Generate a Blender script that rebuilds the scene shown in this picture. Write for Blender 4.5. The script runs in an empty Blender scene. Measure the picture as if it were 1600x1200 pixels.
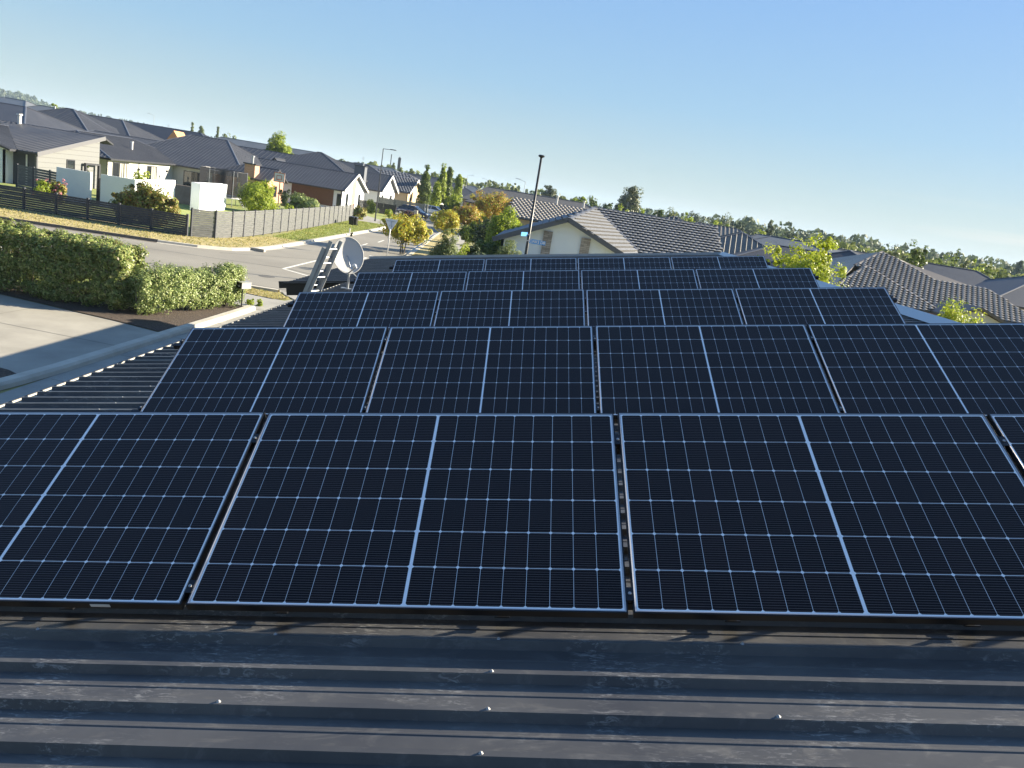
import bpy, math, random
import numpy as np
from mathutils import Matrix, Vector
R_ = math.radians
sc = bpy.context.scene
COL = sc.collection

# ---------------------------------------------------------------- camera
F_PX = 1224.6                        # focal length in pixels of a 1600 px wide picture
CAMP = np.array([2.915, -2.710, 5.300])
CR = np.array([[0.9855931768, 0.0641869283, 0.1564804398],     # right
               [0.1670114651, -0.2232531526, -0.9603463960],   # down
               [-0.0267069337, 0.9726448828, -0.2307567369]])  # forward
cam_d = bpy.data.cameras.new('camera'); cam = bpy.data.objects.new('camera', cam_d); COL.objects.link(cam)
cam_d.sensor_width = 36.0; cam_d.lens = F_PX / 1600 * 36; cam_d.clip_start = .05; cam_d.clip_end = 12000
mw = Matrix.Identity(4)
for i in range(3):
    mw[i][0] = CR[0][i]; mw[i][1] = -CR[1][i]; mw[i][2] = -CR[2][i]; mw[i][3] = CAMP[i]
cam.matrix_world = mw
sc.camera = cam

# ---------------------------------------------------------------- light
SUN = Vector((.844, .425, .366)).normalized()
EL = math.asin(SUN.z); AZ = math.atan2(SUN.x, SUN.y)
world = bpy.data.worlds.new('World'); sc.world = world; world.use_nodes = True
wn = world.node_tree; wn.nodes.clear()
sky = wn.nodes.new('ShaderNodeTexSky'); sky.sky_type = 'NISHITA'; sky.sun_disc = False
sky.sun_elevation = EL; sky.sun_rotation = AZ; sky.air_density = 1.0; sky.dust_density = .7; sky.ozone_density = 1.6
bgn = wn.nodes.new('ShaderNodeBackground'); bgn.inputs[1].default_value = .070
out = wn.nodes.new('ShaderNodeOutputWorld')
# clear evening air: the physical sky is blended with a plain height gradient; thin cirrus low on the right
tc = wn.nodes.new('ShaderNodeTexCoord'); mp = wn.nodes.new('ShaderNodeMapping')
mp.inputs['Rotation'].default_value = (0, 0, R_(38)); mp.inputs['Scale'].default_value = (1.2, 4.0, 46.0)
nz = wn.nodes.new('ShaderNodeTexNoise'); nz.inputs['Scale'].default_value = 1.3; nz.inputs['Detail'].default_value = 5
rp = wn.nodes.new('ShaderNodeValToRGB'); rp.color_ramp.elements[0].position = .50; rp.color_ramp.elements[1].position = .72
sep = wn.nodes.new('ShaderNodeSeparateXYZ')
gr = wn.nodes.new('ShaderNodeValToRGB'); cr_ = gr.color_ramp
for p_, c_ in ((0.0, (2.10, 2.45, 2.20)), (.035, (1.80, 2.35, 2.45)), (.13, (1.22, 2.12, 3.00)), (.28, (.92, 1.82, 3.35)), (.42, (.86, 1.68, 3.45)), (.65, (.72, 1.55, 3.25)), (1.0, (.62, 1.35, 2.85))):
    e_ = cr_.elements.new(p_) if p_ not in (0.0, 1.0) else cr_.elements[0 if p_ == 0 else -1]; e_.color = (c_[0] / 4, c_[1] / 4, c_[2] / 4, 1)
sc4 = wn.nodes.new('ShaderNodeVectorMath'); sc4.operation = 'SCALE'; sc4.inputs['Scale'].default_value = 4.0
mixg = wn.nodes.new('ShaderNodeMixRGB'); mixg.inputs[0].default_value = .90
mr = wn.nodes.new('ShaderNodeMapRange'); mr.inputs[1].default_value = .005; mr.inputs[2].default_value = .03
mr2 = wn.nodes.new('ShaderNodeMapRange'); mr2.inputs[1].default_value = .075; mr2.inputs[2].default_value = .04
mr3 = wn.nodes.new('ShaderNodeMapRange'); mr3.inputs[1].default_value = .05; mr3.inputs[2].default_value = .35
def wmul(a, b_):
    n_ = wn.nodes.new('ShaderNodeMath'); n_.operation = 'MULTIPLY'; wn.links.new(a, n_.inputs[0])
    if isinstance(b_, float): n_.inputs[1].default_value = b_
    else: wn.links.new(b_, n_.inputs[1])
    return n_.outputs[0]
mixc = wn.nodes.new('ShaderNodeMixRGB'); mixc.inputs[2].default_value = (3.5, 3.45, 3.05, 1)
L = wn.links.new
L(tc.outputs['Generated'], mp.inputs[0]); L(mp.outputs[0], nz.inputs[0]); L(nz.outputs[0], rp.inputs[0])
L(tc.outputs['Generated'], sep.inputs[0]); L(sep.outputs[2], mr.inputs[0]); L(sep.outputs[2], mr2.inputs[0]); L(sep.outputs[0], mr3.inputs[0]); L(sep.outputs[2], gr.inputs[0])
L(gr.outputs[0], sc4.inputs[0]); L(sky.outputs[0], mixg.inputs[1]); L(sc4.outputs[0], mixg.inputs[2])
L(wmul(wmul(wmul(mr.outputs[0], mr2.outputs[0]), wmul(rp.outputs[0], mr3.outputs[0])), .8), mixc.inputs[0]); L(mixg.outputs[0], mixc.inputs[1])
mr4 = wn.nodes.new('ShaderNodeMapRange'); mr4.inputs[1].default_value = -.6; mr4.inputs[2].default_value = .3; mr4.inputs[3].default_value = .68; mr4.inputs[4].default_value = 1.0
sc5 = wn.nodes.new('ShaderNodeVectorMath'); sc5.operation = 'SCALE'; L(sep.outputs[1], mr4.inputs[0]); L(mixc.outputs[0], sc5.inputs[0]); L(mr4.outputs[0], sc5.inputs['Scale'])
L(sc5.outputs[0], bgn.inputs[0]); L(bgn.outputs[0], out.inputs[0])
sd = bpy.data.lights.new('sun', 'SUN'); so = bpy.data.objects.new('sun', sd); COL.objects.link(so)
sd.energy = 5.0; sd.angle = R_(.53); sd.color = (1.0, .89, .70)
so.rotation_euler = SUN.to_track_quat('Z', 'Y').to_euler(); so.location = (40, 20, 60)
sc.view_settings.view_transform = 'Standard'; sc.view_settings.look = 'None'
sc.view_settings.exposure = 1.82; sc.view_settings.gamma = 1

# ---------------------------------------------------------------- geometry of the picture -> world
def V(px, py, Y):
    """world point at depth Y on the sight line of a photograph pixel (used to survey the place)"""
    d = CR.T @ np.array([px - 800, py - 600, F_PX]); P = CAMP + d * (Y - CAMP[1]) / d[1]
    return Vector(P)
def G(px, py, h=0.0):
    d = CR.T @ np.array([px - 800, py - 600, F_PX]); P = CAMP + d * (h - CAMP[2]) / d[2]
    return Vector(P)
def ppm(Y): return F_PX / (.9726 * (Y + 2.71) + .9)       # photo pixels per metre at depth Y

# ---------------------------------------------------------------- mesh helpers
class MB:
    def __init__(s): s.v = []; s.f = []; s.m = []
    def face(s, pts, mi=0):
        n = len(s.v); s.v += [tuple(p) for p in pts]; s.f.append(tuple(range(n, n + len(pts)))); s.m.append(mi); return s
    def prism(s, base, top, mi=0, caps=True):
        n = len(s.v); k = len(base); s.v += [tuple(p) for p in base] + [tuple(p) for p in top]
        for i in range(k):
            j = (i + 1) % k; s.f.append((n + i, n + j, n + k + j, n + k + i)); s.m.append(mi)
        if caps:
            s.f.append(tuple(n + i for i in reversed(range(k)))); s.m.append(mi)
            s.f.append(tuple(n + k + i for i in range(k))); s.m.append(mi)
        return s
    def box(s, x0, x1, y0, y1, z0, z1, mi=0):
        return s.prism([(x0, y0, z0), (x1, y0, z0), (x1, y1, z0), (x0, y1, z0)], [(x0, y0, z1), (x1, y0, z1), (x1, y1, z1), (x0, y1, z1)], mi)
    def bar(s, a, b, w, h, up=(0, 0, 1), mi=0):
        a = Vector(a); b = Vector(b); d = (b - a).normalized(); up = Vector(up)
        x = d.cross(up); x = x.normalized() if x.length > 1e-5 else d.orthogonal().normalized()
        z = x.cross(d).normalized()
        q = [-x * w / 2 - z * h / 2, x * w / 2 - z * h / 2, x * w / 2 + z * h / 2, -x * w / 2 + z * h / 2]
        return s.prism([a + c for c in q], [b + c for c in q], mi)
    def tube(s, pts, rad, n=8, mi=0, caps=True):
        pts = [Vector(p) for p in pts]
        if not hasattr(rad, '__len__'): rad = [rad] * len(pts)
        rings = []; ref = None
        for i, p in enumerate(pts):
            d = (pts[min(i + 1, len(pts) - 1)] - pts[max(i - 1, 0)]).normalized()
            if ref is None: ref = d.orthogonal().normalized()
            x = (ref - d * ref.dot(d)); x = x.normalized() if x.length > 1e-6 else d.orthogonal().normalized(); ref = x
            y = d.cross(x); base = len(s.v)
            for k in range(n):
                a = 2 * math.pi * k / n; s.v.append(tuple(p + (x * math.cos(a) + y * math.sin(a)) * rad[i]))
            rings.append(base)
        for i in range(len(pts) - 1):
            for k in range(n):
                j = (k + 1) % n; s.f.append((rings[i] + k, rings[i] + j, rings[i + 1] + j, rings[i + 1] + k)); s.m.append(mi)
        if caps:
            s.f.append(tuple(rings[0] + k for k in reversed(range(n)))); s.m.append(mi)
            s.f.append(tuple(rings[-1] + k for k in range(n))); s.m.append(mi)
        return s
    def lathe(s, prof, c=(0, 0, 0), n=16, mi=0):
        c = Vector(c); rings = []
        for r, z in prof:
            rings.append(len(s.v))
            for k in range(n):
                a = 2 * math.pi * k / n; s.v.append((c.x + r * math.cos(a), c.y + r * math.sin(a), c.z + z))
        for i in range(len(prof) - 1):
            for k in range(n):
                j = (k + 1) % n; s.f.append((rings[i] + k, rings[i] + j, rings[i + 1] + j, rings[i + 1] + k)); s.m.append(mi)
        return s
    def build(s, name, mats, parent=None, sub=True, smooth=False, mat_world=None):
        off = Vector((0, 0, 0))
        if parent is not None and sub: off = wloc(parent)
        me = bpy.data.meshes.new(name)
        me.from_pydata([(v[0] - off.x, v[1] - off.y, v[2] - off.z) for v in s.v], [], s.f)
        if not isinstance(mats, (list, tuple)): mats = [mats]
        for m in mats: me.materials.append(m)
        if len(mats) > 1: me.polygons.foreach_set('material_index', s.m)
        if smooth: me.polygons.foreach_set('use_smooth', [True] * len(s.f))
        me.update()
        o = bpy.data.objects.new(name, me); COL.objects.link(o)
        if parent is not None: o.parent = parent
        if mat_world is not None: o.matrix_world = mat_world
        return o
WL = {}
def wloc(o):
    v = Vector((0, 0, 0))
    while o is not None: v = v + o.location; o = o.parent
    return v
def tag(o, label=None, cat=None, group=None, kind=None):
    if label: o['label'] = label
    if cat: o['category'] = cat
    if group: o['group'] = group
    if kind: o['kind'] = kind
    return o
def thing(name, label, cat, loc=(0, 0, 0), group=None):
    o = bpy.data.objects.new(name, None); COL.objects.link(o); o.location = Vector(loc); o.empty_display_size = .3
    return tag(o, label, cat, group)
def dup(root, label=None, group=None):
    def cp(o, par):
        c = o.copy(); COL.objects.link(c); c.parent = par
        for ch in list(o.children): cp(ch, c)
        return c
    r = cp(root, None)
    if label: r['label'] = label
    if group: r['group'] = group
    return r

# ---------------------------------------------------------------- materials
MATS = {}
def mat(name, col, rough=.6, col2=None, scale=3.0, spec=.5, metal=0.0, bump=0.0, bscale=40, detail=6, coat=0.0, contrast=(.35, .65), stretch=None, bdist=.02):
    m = bpy.data.materials.new(name); m.use_nodes = True; nt = m.node_tree; b = nt.nodes['Principled BSDF']
    b.inputs['Roughness'].default_value = rough; b.inputs['Metallic'].default_value = metal
    b.inputs['Specular IOR Level'].default_value = spec; b.inputs['Coat Weight'].default_value = coat; b.inputs['Coat Roughness'].default_value = .05
    b.inputs['Base Color'].default_value = (*col, 1)
    t = nt.nodes.new('ShaderNodeTexCoord'); src = t.outputs['Object']
    if stretch:
        mp = nt.nodes.new('ShaderNodeMapping'); mp.inputs['Scale'].default_value = stretch; nt.links.new(src, mp.inputs[0]); src = mp.outputs[0]
    if col2:
        n = nt.nodes.new('ShaderNodeTexNoise'); n.inputs['Scale'].default_value = scale; n.inputs['Detail'].default_value = detail; n.inputs['Roughness'].default_value = .6
        r = nt.nodes.new('ShaderNodeValToRGB'); r.color_ramp.elements[0].position = contrast[0]; r.color_ramp.elements[1].position = contrast[1]
        r.color_ramp.elements[0].color = (*col, 1); r.color_ramp.elements[1].color = (*col2, 1)
        nt.links.new(src, n.inputs[0]); nt.links.new(n.outputs[0], r.inputs[0]); nt.links.new(r.outputs[0], b.inputs['Base Color'])
    if bump:
        n2 = nt.nodes.new('ShaderNodeTexNoise'); n2.inputs['Scale'].default_value = bscale; n2.inputs['Detail'].default_value = 4
        bp = nt.nodes.new('ShaderNodeBump'); bp.inputs['Strength'].default_value = bump; bp.inputs['Distance'].default_value = bdist
        nt.links.new(src, n2.inputs[0]); nt.links.new(n2.outputs[0], bp.inputs['Height']); nt.links.new(bp.outputs[0], b.inputs['Normal'])
    MATS[name] = m; return m
def leafmat(name, cols, rough=.5, trans=.3):
    m = bpy.data.materials.new(name); m.use_nodes = True; nt = m.node_tree; nt.nodes.clear()
    g = nt.nodes.new('ShaderNodeNewGeometry'); r = nt.nodes.new('ShaderNodeValToRGB'); cr = r.color_ramp
    while len(cr.elements) < len(cols): cr.elements.new(.5)
    for i, c in enumerate(cols):
        cr.elements[i].position = i / (len(cols) - 1); cr.elements[i].color = (*c, 1)
    p = nt.nodes.new('ShaderNodeBsdfPrincipled'); p.inputs['Roughness'].default_value = rough; p.inputs['Specular IOR Level'].default_value = .35
    t = nt.nodes.new('ShaderNodeBsdfTranslucent'); mx = nt.nodes.new('ShaderNodeMixShader'); mx.inputs[0].default_value = trans
    o = nt.nodes.new('ShaderNodeOutputMaterial'); k = nt.links.new
    k(g.outputs['Random Per Island'], r.inputs[0]); k(r.outputs[0], p.inputs['Base Color']); k(r.outputs[0], t.inputs['Color'])
    k(p.outputs[0], mx.inputs[1]); k(t.outputs[0], mx.inputs[2]); k(mx.outputs[0], o.inputs[0])
    MATS[name] = m; return m

M_steel = mat('dark_roof_steel', (.018, .023, .036), .55, (.026, .032, .046), 1.6, bump=.05, bscale=8)
M_steel_far = mat('neighbour_roof_steel', (.042, .044, .052), .55, (.056, .058, .066), .5, spec=.3)
M_steel_dark = mat('black_roof_steel', (.020, .022, .030), .55, (.028, .030, .040), .5, spec=.25)
M_steel_lite = mat('grey_roof_steel', (.13, .14, .145), .5, (.165, .172, .178), .5)
M_brownsteel = mat('brown_roof_steel', (.11, .098, .078), .5, (.135, .12, .098), .6)
M_tile = mat('grey_concrete_tile', (.145, .150, .158), .75, (.25, .256, .262), 9)
M_tile_b = mat('brown_concrete_tile', (.22, .20, .17), .7, (.40, .36, .31), 9)
M_tile_g = mat('slate_tile', (.095, .10, .118), .7, (.135, .14, .155), 5)
M_lap = mat('tile_lap_shade', (.05, .048, .046), .9, (.09, .085, .08), 6)  # dark colour painted in as the shadow lines between tile courses
M_ridge = mat('dark_ridge_cap', (.075, .08, .095), .5)
M_ridge_b = mat('brown_ridge_cap', (.10, .088, .08), .6)
M_render = mat('cream_render', (.52, .52, .49), .8, (.57, .57, .54), .8)
M_white = mat('white_render', (.72, .76, .80), .8, (.77, .80, .83), .6)
M_grwall = mat('grey_render', (.42, .42, .40), .8, (.48, .47, .45), .7)
M_tan = mat('tan_render', (.50, .37, .22), .8, (.56, .43, .27), .8)
M_trim = mat('dark_trim', (.035, .037, .045), .45)
M_trimw = mat('white_trim', (.72, .72, .70), .5)
M_glass = mat('window_glass', (.02, .025, .03), .06, spec=.8)
M_curtain = mat('pale_curtain', (.55, .54, .48), .8)
M_conc = mat('driveway_concrete', (.28, .26, .215), .85, (.37, .345, .285), .7, detail=9, bump=.15, bscale=60)
M_conc2 = mat('kerb_concrete', (.46, .42, .34), .85, (.56, .52, .43), 2.0, bump=.2, bscale=50)
M_path = mat('path_concrete', (.27, .258, .225), .85, (.35, .335, .29), 1.1, bump=.15, bscale=60)
M_asph = mat('road_seal', (.205, .190, .158), .9, (.275, .256, .212), .22, bump=.2, bscale=90, detail=9, contrast=(.3, .7))
M_paint = mat('road_paint', (.62, .60, .52), .7, (.74, .72, .64), 6)
M_patch = mat('seal_joint', (.10, .098, .092), .9)
M_twall = mat('pale_blue_white_render', (.74, .81, .90), .8, (.78, .84, .92), .7)
M_grass = mat('ground_grass', (.17, .19, .055), .95, (.34, .29, .12), .45, bump=.4, bscale=40)
M_grassdry = mat('dry_verge_grass', (.30, .26, .095), .95, (.46, .37, .17), 1.1, bump=.5, bscale=60)
M_lawn = mat('lawn_grass', (.17, .24, .05), .95, (.30, .30, .09), .8, bump=.5, bscale=60)
M_mulch = mat('bark_mulch', (.035, .026, .02), .95, (.13, .095, .07), 22, bump=1.0, bscale=45, bdist=.05)
M_bark = mat('tree_bark', (.10, .08, .06), .9, (.17, .14, .11), 12, bump=.5, bscale=30)
M_alu = mat('anodised_aluminium', (.55, .57, .60), .35, metal=.9)
M_galv = mat('galvanised_steel', (.36, .38, .40), .48, (.45, .47, .49), 6, metal=.6)
M_blackmet = mat('black_metal', (.012, .012, .014), .4)
M_plwhite = mat('white_plastic', (.72, .71, .68), .35)
M_fence = mat('stained_fence_timber', (.038, .042, .052), .8, (.062, .066, .078), 3, stretch=(1, 1, 8))
M_fence_w = mat('weathered_fence_timber', (.075, .08, .084), .85, (.145, .148, .145), 3, stretch=(1, 1, 9))
M_cedar = mat('cedar_boards', (.10, .042, .022), .6, (.17, .075, .035), 5, stretch=(6, 6, .5))
M_postfence = mat('grey_green_fence', (.17, .18, .15), .8, (.25, .26, .22), 3)
M_hill = mat('far_hill_bush', (.05, .075, .045), .95, (.11, .13, .07), .02)
M_kerbd = mat('shaded_kerb', (.13, .105, .08), .9, (.19, .155, .12), 2)  # darker copy of the kerb concrete: shade of the street-facing side painted in
M_ter = mat('pink_paving', (.26, .20, .16), .9, (.34, .27, .22), 2)
def brickmat(name, c1, c2, mortar, sx=.23, sy=.086):
    m = bpy.data.materials.new(name); m.use_nodes = True; nt = m.node_tree; b = nt.nodes['Principled BSDF']; b.inputs['Roughness'].default_value = .85
    t = nt.nodes.new('ShaderNodeTexCoord'); s = nt.nodes.new('ShaderNodeSeparateXYZ'); a = nt.nodes.new('ShaderNodeMath'); a.operation = 'ADD'
    c = nt.nodes.new('ShaderNodeCombineXYZ'); br = nt.nodes.new('ShaderNodeTexBrick')
    br.inputs['Color1'].default_value = (*c1, 1); br.inputs['Color2'].default_value = (*c2, 1); br.inputs['Mortar'].default_value = (*mortar, 1)
    br.inputs['Scale'].default_value = 1; br.inputs['Brick Width'].default_value = sx; br.inputs['Row Height'].default_value = sy; br.inputs['Mortar Size'].default_value = .008
    k = nt.links.new; k(t.outputs['Object'], s.inputs[0]); k(s.outputs[0], a.inputs[0]); k(s.outputs[1], a.inputs[1]); k(a.outputs[0], c.inputs[0]); k(s.outputs[2], c.inputs[1])
    k(c.outputs[0], br.inputs[0]); k(br.outputs[0], b.inputs['Base Color']); return m
M_brick = brickmat('red_brick', (.42, .19, .11), (.52, .27, .16), (.45, .42, .38))
M_stone = brickmat('stacked_stone', (.22, .20, .19), (.42, .38, .35), (.12, .11, .10), .45, .11)
def boardmat(name, c1, c2, pitch=.18):
    m = bpy.data.materials.new(name); m.use_nodes = True; nt = m.node_tree; b = nt.nodes['Principled BSDF']; b.inputs['Roughness'].default_value = .7
    t = nt.nodes.new('ShaderNodeTexCoord'); s = nt.nodes.new('ShaderNodeSeparateXYZ'); d = nt.nodes.new('ShaderNodeMath'); d.operation = 'DIVIDE'; d.inputs[1].default_value = pitch
    f = nt.nodes.new('ShaderNodeMath'); f.operation = 'FRACT'; r = nt.nodes.new('ShaderNodeValToRGB')
    r.color_ramp.elements[0].position = .0; r.color_ramp.elements[0].color = (*c2, 1); r.color_ramp.elements[1].position = .12; r.color_ramp.elements[1].color = (*c1, 1)
    k = nt.links.new; k(t.outputs['Object'], s.inputs[0]); k(s.outputs[2], d.inputs[0]); k(d.outputs[0], f.inputs[0]); k(f.outputs[0], r.inputs[0]); k(r.outputs[0], b.inputs['Base Color']); return m
M_board = boardmat('pale_weatherboard', (.165, .170, .170), (.06, .062, .064), .40)
LF_hedge = leafmat('hedge_leaves', [(.08, .13, .03), (.17, .24, .05), (.29, .35, .085), (.46, .48, .18), (.14, .20, .05), (.24, .27, .08), (.20, .15, .07)], .42, .3)
LF_hedge2 = leafmat('pale_hedge_leaves', [(.13, .20, .055), (.24, .31, .09), (.42, .46, .19), (.10, .16, .035)], .45, .25)
LF_lime = leafmat('lime_leaves', [(.28, .37, .02), (.42, .48, .03), (.52, .54, .06), (.20, .30, .02)], .5, .4)
LF_green = leafmat('green_leaves', [(.06, .105, .018), (.12, .175, .03), (.21, .26, .045)], .5, .35)
LF_bright = leafmat('bright_green_leaves', [(.16, .24, .02), (.30, .38, .035), (.42, .47, .06)], .5, .5)
LF_dark = leafmat('dark_leaves', [(.025, .045, .015), (.05, .075, .022), (.075, .10, .03)], .5, .2)
LF_gum = leafmat('gum_leaves', [(.07, .095, .045), (.12, .15, .065), (.18, .20, .09)], .5, .3)
LF_autumn = leafmat('autumn_yellow_leaves', [(.34, .38, .03), (.56, .50, .05), (.46, .27, .03), (.26, .34, .04), (.62, .58, .08), (.22, .24, .03)], .5, .4)
LF_orange = leafmat('autumn_orange_leaves', [(.46, .24, .03), (.34, .15, .04), (.52, .40, .05), (.30, .36, .05), (.44, .42, .06)], .5, .4)
LF_redbush = leafmat('reddish_shrub_leaves', [(.22, .27, .05), (.36, .37, .08), (.36, .19, .07), (.16, .20, .04), (.28, .31, .06)], .5, .3)
LF_pink = leafmat('pink_petals', [(.55, .18, .22), (.62, .30, .32)], .6, .3)
LF_mid = leafmat('far_mid_leaves', [(.10, .14, .035), (.17, .21, .055), (.24, .26, .075)], .6, .3)
LF_far = leafmat('far_wood_leaves', [(.085, .125, .075), (.12, .155, .085), (.15, .18, .095)], .7, .25)
LF_lawn = leafmat('grass_blades', [(.30, .27, .09), (.44, .37, .15), (.22, .25, .06)], .7, .3)
LF_lawn2 = leafmat('green_grass_blades', [(.17, .24, .045), (.26, .30, .07), (.36, .33, .11)], .7, .3)

# ---------------------------------------------------------------- foliage
def leafmesh(name, pts, nrm, size, seed, material, aspect=.5, parent=None, extra=None, off=None):
    rng = np.random.default_rng(seed); n = len(pts)
    t = rng.normal(size=(n, 3)); t -= nrm * (t * nrm).sum(1, keepdims=True); t /= np.linalg.norm(t, axis=1, keepdims=True) + 1e-9
    b = np.cross(nrm, t); s = (size * rng.uniform(.6, 1.35, n))[:, None]
    co = np.empty((n, 4, 3)); co[:, 0] = pts - t * s * .5; co[:, 1] = pts + b * s * aspect * .5 + nrm * s * .08; co[:, 2] = pts + t * s * .5; co[:, 3] = pts - b * s * aspect * .5 + nrm * s * .08
    co = co.reshape(-1, 3)
    if off is not None: co = co - np.array(off)
    me = bpy.data.meshes.new(name); me.vertices.add(4 * n); me.vertices.foreach_set('co', co.ravel().astype(np.float32))
    me.loops.add(4 * n); me.loops.foreach_set('vertex_index', np.arange(4 * n, dtype=np.int32))
    me.polygons.add(n); me.polygons.foreach_set('loop_start', np.arange(0, 4 * n, 4, dtype=np.int32)); me.polygons.foreach_set('loop_total', np.full(n, 4, dtype=np.int32))
    me.materials.append(material); me.update(calc_edges=True)
    o = bpy.data.objects.new(name, me); COL.objects.link(o)
    if parent is not None: o.parent = parent
    return o
def unit(a): return a / (np.linalg.norm(a, axis=-1, keepdims=True) + 1e-9)
def clumps(c, rad, nc, cr, per, seed, shell=.75, flat=1.0, shape=None):
    """clump centres in an ellipsoid (or cone/column), leaves on each clump; returns points, normals"""
    rng = np.random.default_rng(seed); c = np.array(c); rad = np.array(rad); nc = int(nc * 1.35); per = int(per * 1.6)
    d = unit(rng.normal(size=(nc, 3))); r = rng.uniform(shell ** 3, 1, nc) ** (1 / 3)
    r[: nc // 5] *= rng.uniform(.2, .8, nc // 5)
    k = d * r[:, None]
    if shape is None:
        az = np.arctan2(k[:, 1], k[:, 0]); k *= (1 + .20 * np.sin(2 * az + seed) + .14 * np.sin(5 * az + 2.3 * seed) + .13 * np.sin(4 * k[:, 2] + seed * 1.7 + az))[:, None] * .92
    if shape == 'cone': k[:, :2] *= np.clip((1 - k[:, 2:3]) * .62 + .04, .05, 1.0)
    if shape == 'column': k[:, :2] *= np.clip(1.25 - .9 * np.abs(k[:, 2:3] + .2), .12, 1.0)
    k *= 1 + rng.normal(0, .15, (nc, 1)); k[:, 2] = np.clip(k[:, 2], -1.05, 1.12)
    cc = c + k * rad
    crr = cr * rng.uniform(.35, 1.45, nc)
    ld = unit(rng.normal(size=(nc, per, 3))); lr = rng.uniform(.35, 1, (nc, per, 1)) ** .6
    p = cc[:, None] + ld * lr * crr[:, None, None] * np.array([1, 1, flat])
    nn = unit(ld * .9 + unit(k)[:, None] * .6 + np.array([0, 0, .45]) + rng.normal(0, .5, (nc, per, 3)))
    return p.reshape(-1, 3), nn.reshape(-1, 3), cc
def tree(name, label, cat, base, height, crown_r, leaf, material, seed, group=None, nc=60, per=60, cr=None, trunk_h=None, trunk_r=None, shape=None, rz=None, shell=.75, aspect=.55, bark=None, limbs=7, flat=1.0, stems=1):
    base = Vector(base); t = thing(name, label, cat, base, group); rng = random.Random(seed)
    trunk_h = height * .35 if trunk_h is None else trunk_h
    rzv = (height - trunk_h) / 2 if rz is None else rz
    cc = Vector((0, 0, height - rzv)); crr = cr or crown_r * .3
    pts, nn, cen = clumps(cc, (crown_r - crr * .6, crown_r - crr * .6, max(rzv - crr * .6, .1)), nc, crr, per, seed, shell, flat, shape)
    leafmesh('crown', pts, nn, leaf, seed + 1, material, aspect, t)
    tr = trunk_r or max(.03, height * .018)
    b = MB()
    for q in range(stems):
        ox = (q - (stems - 1) / 2) * tr * 3
        top = cc + Vector((rng.uniform(-.2, .2) + ox * 2, rng.uniform(-.2, .2), rzv * .2)) * 1.0
        mid = Vector((rng.uniform(-.1, .1) * crown_r + ox, rng.uniform(-.1, .1) * crown_r, trunk_h))
        b.tube([(ox, 0, -.1), (ox * 1.1, 0, trunk_h * .4), mid, mid.lerp(top, .5), top], [tr * 1.25, tr, tr * .8, tr * .5, tr * .2], 7)
    for i in range(limbs):
        c = Vector(cen[rng.randrange(len(cen))]); s0 = Vector((0, 0, trunk_h * rng.uniform(.75, 1.0))).lerp(cc, rng.uniform(0, .4))
        b.tube([s0, s0.lerp(c, .5) + Vector((0, 0, .06 * height * rng.uniform(-.3, .8))), c], [tr * .5, tr * .3, tr * .1], 5)
    b.build('trunk', bark or M_bark, t, sub=False)
    return t
def bush(name, label, cat, base, rx, ry, rz, leaf, material, seed, group=None, nc=40, per=70, cr=None, aspect=.55, rot=0, flowers=None, shell=.7, zc=None):
    base = Vector(base); t = thing(name, label, cat, base, group); crr = cr or min(rx, ry, rz) * .33
    zc = rz * .85 if zc is None else zc
    pts, nn, cen = clumps((0, 0, zc), (max(rx - crr * .6, .05), max(ry - crr * .6, .05), max(rz - crr * .6, .05)), nc, crr, per, seed, shell)
    pts[:, 2] = np.abs(pts[:, 2])
    leafmesh('foliage', pts, nn, leaf, seed + 1, material, aspect, t)
    rng = random.Random(seed); b = MB()
    for i in range(7):
        c = Vector(cen[rng.randrange(len(cen))]); b.tube([(rng.uniform(-.15, .15) * rx, rng.uniform(-.15, .15) * ry, -.05), c * .55, c], [.03, .02, .008], 5)
    b.build('stems', M_bark, t, sub=False)
    if flowers:
        fp, fn, _ = clumps((0, 0, zc), (rx, ry, rz), 26, .12, 10, seed + 7, .95); k = fp[:, 2] > .3
        leafmesh('flowers', fp[k], fn[k], .09, seed + 8, flowers, .9, t)
    t.rotation_euler.z = rot
    return t
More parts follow.
